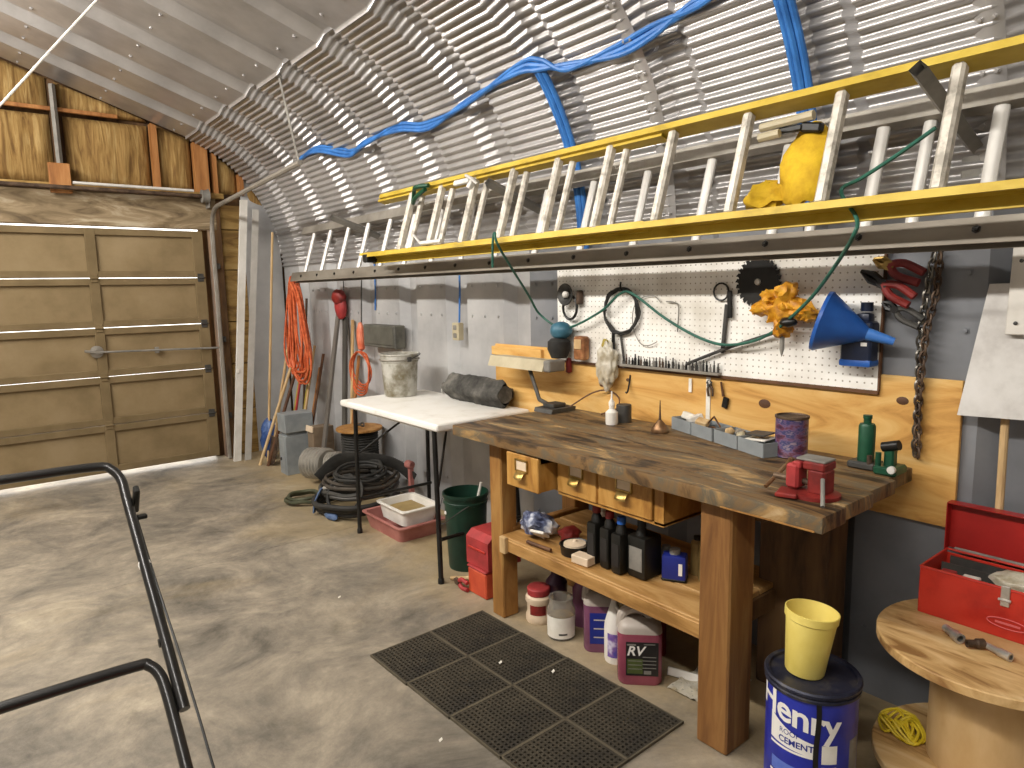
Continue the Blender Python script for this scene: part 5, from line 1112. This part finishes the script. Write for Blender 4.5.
# boards against the wall
plank('grey_board', 'weathered grey board leaning on the wall left of the red pouch', 'board', (2.17, 5.23, .0), (2.435, 5.29, 1.34), .055, .018, mat('grey_wood', ['5c5650', '7a746b'], .7, sc=6, stretch=(2, 2, .3)), (0, 1, 0), 'boards leaning on the side wall')
plank('dark_board', 'dark slim board leaning under the red pouch', 'board', (2.28, 5.02, .0), (2.435, 5.17, 1.30), .06, .02, mat('grey_wood_dark', ['3f3c37', '5a5650'], .7, sc=6, stretch=(2, 2, .3)), (0, 1, 0), 'boards leaning on the side wall')
plank('pale_strip', 'pale orange wood strip leaning right of the dark board', 'strip', (2.30, 4.93, .0), (2.44, 5.05, 1.28), .035, .012, lightwood, (0, 1, 0), 'boards leaning on the side wall')
plank('red_strip', 'reddish wood strip leaning behind the cable spool', 'strip', (2.24, 4.88, .0), (2.44, 4.97, 1.0), .03, .012, orangewood, (0, 1, 0), 'boards leaning on the side wall')
# dark spool of cable
t = thing('cable_spool', 'wooden spool wound with dark cable under the far table end', 'spool', (2.26, 4.66, 0)); c = V(2.26, 4.66, 0)
for z, nm in ((.0, 'lower_flange'), (.475, 'upper_flange')):
    mb = MB(); mb.lathe([(0, z), (.17, z), (.172, z + .004), (.172, z + .014), (.17, z + .018), (0, z + .018)], c, 32); obj(nm, mb, pine, t)
prof = [(.07, .018)]
for k in range(24): z = .02 + k * .0188; prof += [(.128, z), (.14, z + .009)]
mb = MB(); mb.lathe(prof + [(.07, .474)], c, 26); obj('wound_cable', mb, rubber, t)
mb = MB(); mb.tube(spl([(2.20, 4.62, .50), (2.21, 4.58, .53), (2.25, 4.57, .515), (2.27, 4.62, .53), (2.24, 4.66, .505)], 4), .007, 8); single('metal_shackle', mb, dgrey, 'dark bent metal shackle on top of the cable spool', 'shackle')
# hoses
def coil(nm, lab, c, r, turns, rr, m, tilt=(0, 0, 0), seed=0, sq=1., grp='hose coils under the table'):
    rnd = random.Random(seed); E_ = Euler(tilt).to_matrix(); pts = []
    n = 14
    for k in range(int(n * turns)):
        a = 2 * PI * k / n; R_ = r * (1 + .10 * math.sin(k * .37 + seed) + rnd.uniform(-.03, .03)) - .012 * (k // n % 2)
        pts.append(Vector(c) + E_ @ V(R_ * math.cos(a), R_ * sq * math.sin(a), rr * 1.5 * (k / n) + rnd.uniform(-.006, .006)))
    mb = MB(); mb.tube(spl(pts, 3), rr, 8); return single(nm, mb, m, lab, 'hose', (c[0], c[1], 0), grp)
coil('hose_coil', 'thick black hose coil at the bottom of the hose pile', (2.04, 4.27, .025), .275, 3, .019, rubber, (0, 0, 0), 1)
coil('hose_coil', 'dark grey hose coil in the middle of the hose pile', (2.05, 4.28, .135), .26, 2.2, .015, dgrey, (.0, -.03, .3), 2)
coil('hose_coil', 'thin black cable coil lying on top of the hose pile', (2.02, 4.22, .265), .17, 2.2, .011, rubber, (.1, -.06, .2), 3)
coil('hose_coil', 'brown-black cable coil under the thin black cable in the hose pile', (2.06, 4.30, .20), .25, 2.0, .013, mat('brown_rubber', ['2e2822', '4a4238'], .7, sc=9), (.03, -.03, .8), 4)
coil('hose_coil', 'thin dark cable coil leaning on the front of the hose pile', (1.90, 4.16, .16), .13, 3, .010, rubber, (.3, -1.05, .2), 6)
coil('hose_coil', 'small olive hose coil on the floor left of the hose pile', (1.83, 4.70, .02), .13, 2, .013, mat('olive_hose', ['3a3c2a', '4e5038'], .6, sc=9), (0, 0, .1), 5)
mb = MB(); mb.tube(spl([(1.86, 4.52, .20), (2.0, 4.5, .31), (2.14, 4.36, .33), (2.28, 4.18, .30), (2.36, 4.05, .20)], 6), [(.05, .012)] * 25, 8, flat=(0, 0, 1)); single('flat_belt', mb, rubber, 'wide black rubber belt arched over the hose pile', 'belt', (2.1, 4.3, 0))
mb = MB(); mb.tube(spl([(1.80, 4.30, .19), (1.90, 4.20, .205), (2.0, 4.10, .21)], 4), .012, 8); single('pale_tube', mb, duct, 'pale straight tube lying across the front of the hoses', 'tube')
mb = MB(); mb.tube(spl([(1.79, 4.31, .19), (1.755, 4.34, .1), (1.75, 4.36, .02)], 4), [(.02, .008)] * 9, 6); mb.blob((1.80, 4.20, .03), (.035, .09, .03), 3, .2, 2, 2); single('blue_strap', mb, mat('faded_blue', ['4a5f84', '6f86a8'], .6, sc=9), 'faded blue strap hanging down at the left of the hoses', 'strap')
mb = MB(); mb.lathe([(0, 0), (.03, 0), (.03, .05), (.02, .06), (0, .06)], (2.34, 4.10, .30), 14, RX(PI / 2)); mb.box((2.34, 4.06, .14), (.03, .03, .27)); single('pink_reflector', mb, pink, 'small pink capped stake behind the hose pile', 'stake', (2.34, 4.06, 0))
# hanging cords
def hank(nm, lab, c, w_, ztop, zbot, loops, rr, m, seed=0, cat='cord'):
    rnd = random.Random(seed); pts = []
    for k in range(loops):
        wl_ = w_ * rnd.uniform(.45, 1.0); zb_ = zbot + (ztop - zbot) * rnd.uniform(0, .14); x = c[0] + rnd.uniform(-.03, .03); yo = rnd.uniform(-.7, .7) * w_
        zt = ztop - rnd.uniform(0, .03); h = zt - zb_
        for (fy, fz) in ((0.08, 1), (.45, .8), (.75, .4), (.8, .15), (.35, 0), (-.35, 0), (-.8, .15), (-.75, .4), (-.45, .8), (-.08, 1)):
            pts.append(V(x + rnd.uniform(-.012, .012), c[1] + yo * (1 - fz) + fy * wl_ + rnd.uniform(-.012, .012), zb_ + h * fz + rnd.uniform(-.01, .01)))
    mb = MB(); mb.tube(spl(pts, 4), rr, 6); return single(nm, mb, m, lab, cat, (c[0], c[1], ztop))
hank('orange_cord_hank', 'large orange extension cord hank hanging off the aluminium ladder end', (2.235, 5.69, 0), .23, 1.62, .74, 15, .0085, orangec, 8)
t = thing('orange_cord_reel', 'small orange cord coil with a pale grip on the wall', 'cord', (2.40, 4.86, 1.0))
mb = MB(); mb.tube([(2.44, 4.86, 1.60), (2.42, 4.86, 1.25)], .006, 6); obj('strap', mb, dgrey, t)
mb = MB(); mb.lathe([(0, 0), (.035, .02), (.045, .10), (.04, .17), (.02, .22), (0, .23)], (2.41, 4.86, 1.04), 14, sx=.7); obj('grip', mb, mat('salmon', ['c05a3c', 'dd8a6a'], .5, sc=14), t)
pts = []
for k in range(5):
    for j in range(12):
        a = PI / 2 + 2 * PI * j / 12; pts.append(V(2.405 - .006 * k + .006 * math.sin(j * 2 + k), 4.86 + (.15 + .012 * math.sin(k * 2.1)) * math.cos(a), .91 + (.13 + .01 * k) * math.sin(a) - .01 * k))
mb = MB(); mb.tube(spl(pts, 3), .006, 6); obj('coil', mb, orangec, t)
t = thing('red_pouch', 'dusty dark red pouch hanging on the wall under the ladder end', 'pouch', (2.41, 5.18, 1.28))
mb = MB(); mb.blob((2.405, 5.18, 1.38), (.04, .075, .10), 41, .15, 2, 3); obj('body', mb, dusty_red, t, 60)
mb = MB(); mb.blob((2.395, 5.185, 1.46), (.05, .085, .065), 43, .15, 2, 3); obj('flap', mb, dred, t, 60)
mb = MB(); mb.tube([(2.44, 5.18, 1.50), (2.44, 5.18, 1.62)], .005, 6); obj('loop', mb, dgrey, t)
t = thing('dark_wall_box', 'dark grey metal box fixed to the wall above the table', 'box', (2.42, 4.5, 1.09))
mb = MB(); mb.box((2.415, 4.50, 1.175), (.085, .48, .165), bev=.006); obj('body', mb, mat('dusty_dark_grey', ['45443e', '5c5a52', '6a675c'], .6, sc=7), t)
mb = MB(); mb.box((2.37, 4.50, 1.18), (.006, .44, .13), bev=.003); obj('cover', mb, mat('dusty_dark_grey2', ['4c4a42', '5f5d54'], .6, sc=7), t)

# ================================================================== LAWN MOWER HANDLE (the mower itself stands just below the frame)
lm = thing('lawn_mower', 'walk-behind lawn mower with a black tubular handle', 'lawn mower', (.05, 1.25, 0))
xr, xl = .352, -.25
def armpt(x, s): return V(x, 1.45 + 1.03 * s, .15 + .80 * s)
top = [armpt(xr, .36), armpt(xr, .48), armpt(xr, .7), armpt(xr, .9)]
cr = [armpt(xr, .96), armpt(xr - .02, .995) + V(0, 0, .005), armpt(xr - .06, 1.01) + V(0, 0, .006)]
loopm = top + cr + [armpt(.1, 1.012) + V(0, 0, .008), armpt(-.05, 1.012) + V(0, 0, .008)] + [V(xr + xl - p.x, p.y, p.z) for p in (cr + [])[::-1]] + [V(xl, p.y, p.z) for p in top[::-1]]
mb = MB(); mb.tube(spl(loopm, 5), .0145, 12); obj('upper_handle', mb, lawnblk, lm)
def armpt2(x, s): return armpt(x, s) + V(-.006, -.012, -.016)
lowm = [armpt2(.326, 0), armpt2(.330, .3), armpt2(.330, .42), armpt2(.324, .465), armpt2(.305, .49), armpt2(.275, .497), armpt2(.05, .50)]
lowm = lowm + [V(.10 - p.x, p.y, p.z) for p in lowm[::-1][1:]]
mb = MB(); mb.tube(spl(lowm, 5), .0145, 12); obj('lower_handle', mb, lawnblk, lm)
mb = MB(); p = armpt(.367, .875); mb.box(p + V(.008, .012, .02), (.016, .03, .10), (.6, 0, 0), bev=.004); mb.box(p + V(.014, -.02, -.03), (.03, .02, .014), bev=.003); obj('throttle_lever', mb, black, lm)
mb = MB(); p = armpt(xr, .71); mb.tube([p + V(.0155 * math.cos(a), .008 * math.sin(a), .0155 * math.sin(a)) for a in [2 * PI * k / 12 for k in range(12)]], .0025, 6, closed=True); obj('cable_tie', mb, white, lm)
mb = MB(); mb.tube(spl([armpt(.365, .84), armpt(.368, .66), armpt(.375, .45) + V(0, .02, .02), armpt(.378, .25) + V(0, .02, .02), armpt(.37, .1), armpt(.25, .0) + V(0, -.1, .05)], 6), .0035, 6); obj('control_cable', mb, black, lm)
for sx in (.335, -.255):
    mb = MB(); p = armpt(sx, .52) + V(0, 0, -.008); mb.lathe([(0, 0), (.012, 0), (.012, .012), (0, .014)], p, 10, RY(PI / 2 if sx > 0 else -PI / 2)); obj('wing_nut', mb, black, lm)
mb = MB(); mb.box((.04, 1.20, .20), (.50, .56, .10), bev=.05, seg=3); obj('deck', mb, red, lm)
mb = MB(); mb.lathe([(0, .24), (.15, .24), (.15, .34), (.10, .38), (0, .38)], (.04, 1.20, 0), 24); obj('engine', mb, black, lm)
for (x, y) in ((.32, 1.42), (-.24, 1.42), (.32, .98), (-.24, .98)):
    mb = MB(); mb.lathe([(0, -.02), (.08, -.02), (.09, -.012), (.09, .012), (.08, .02), (0, .02)], (x, y, .09), 22, RY(PI / 2)); w_ = obj('wheel', mb, rubber, lm)
    mb = MB(); mb.lathe([(0, -.023), (.045, -.023), (.045, .023), (0, .023)], (x, y, .09), 16, RY(PI / 2)); obj('hub', mb, white, w_)
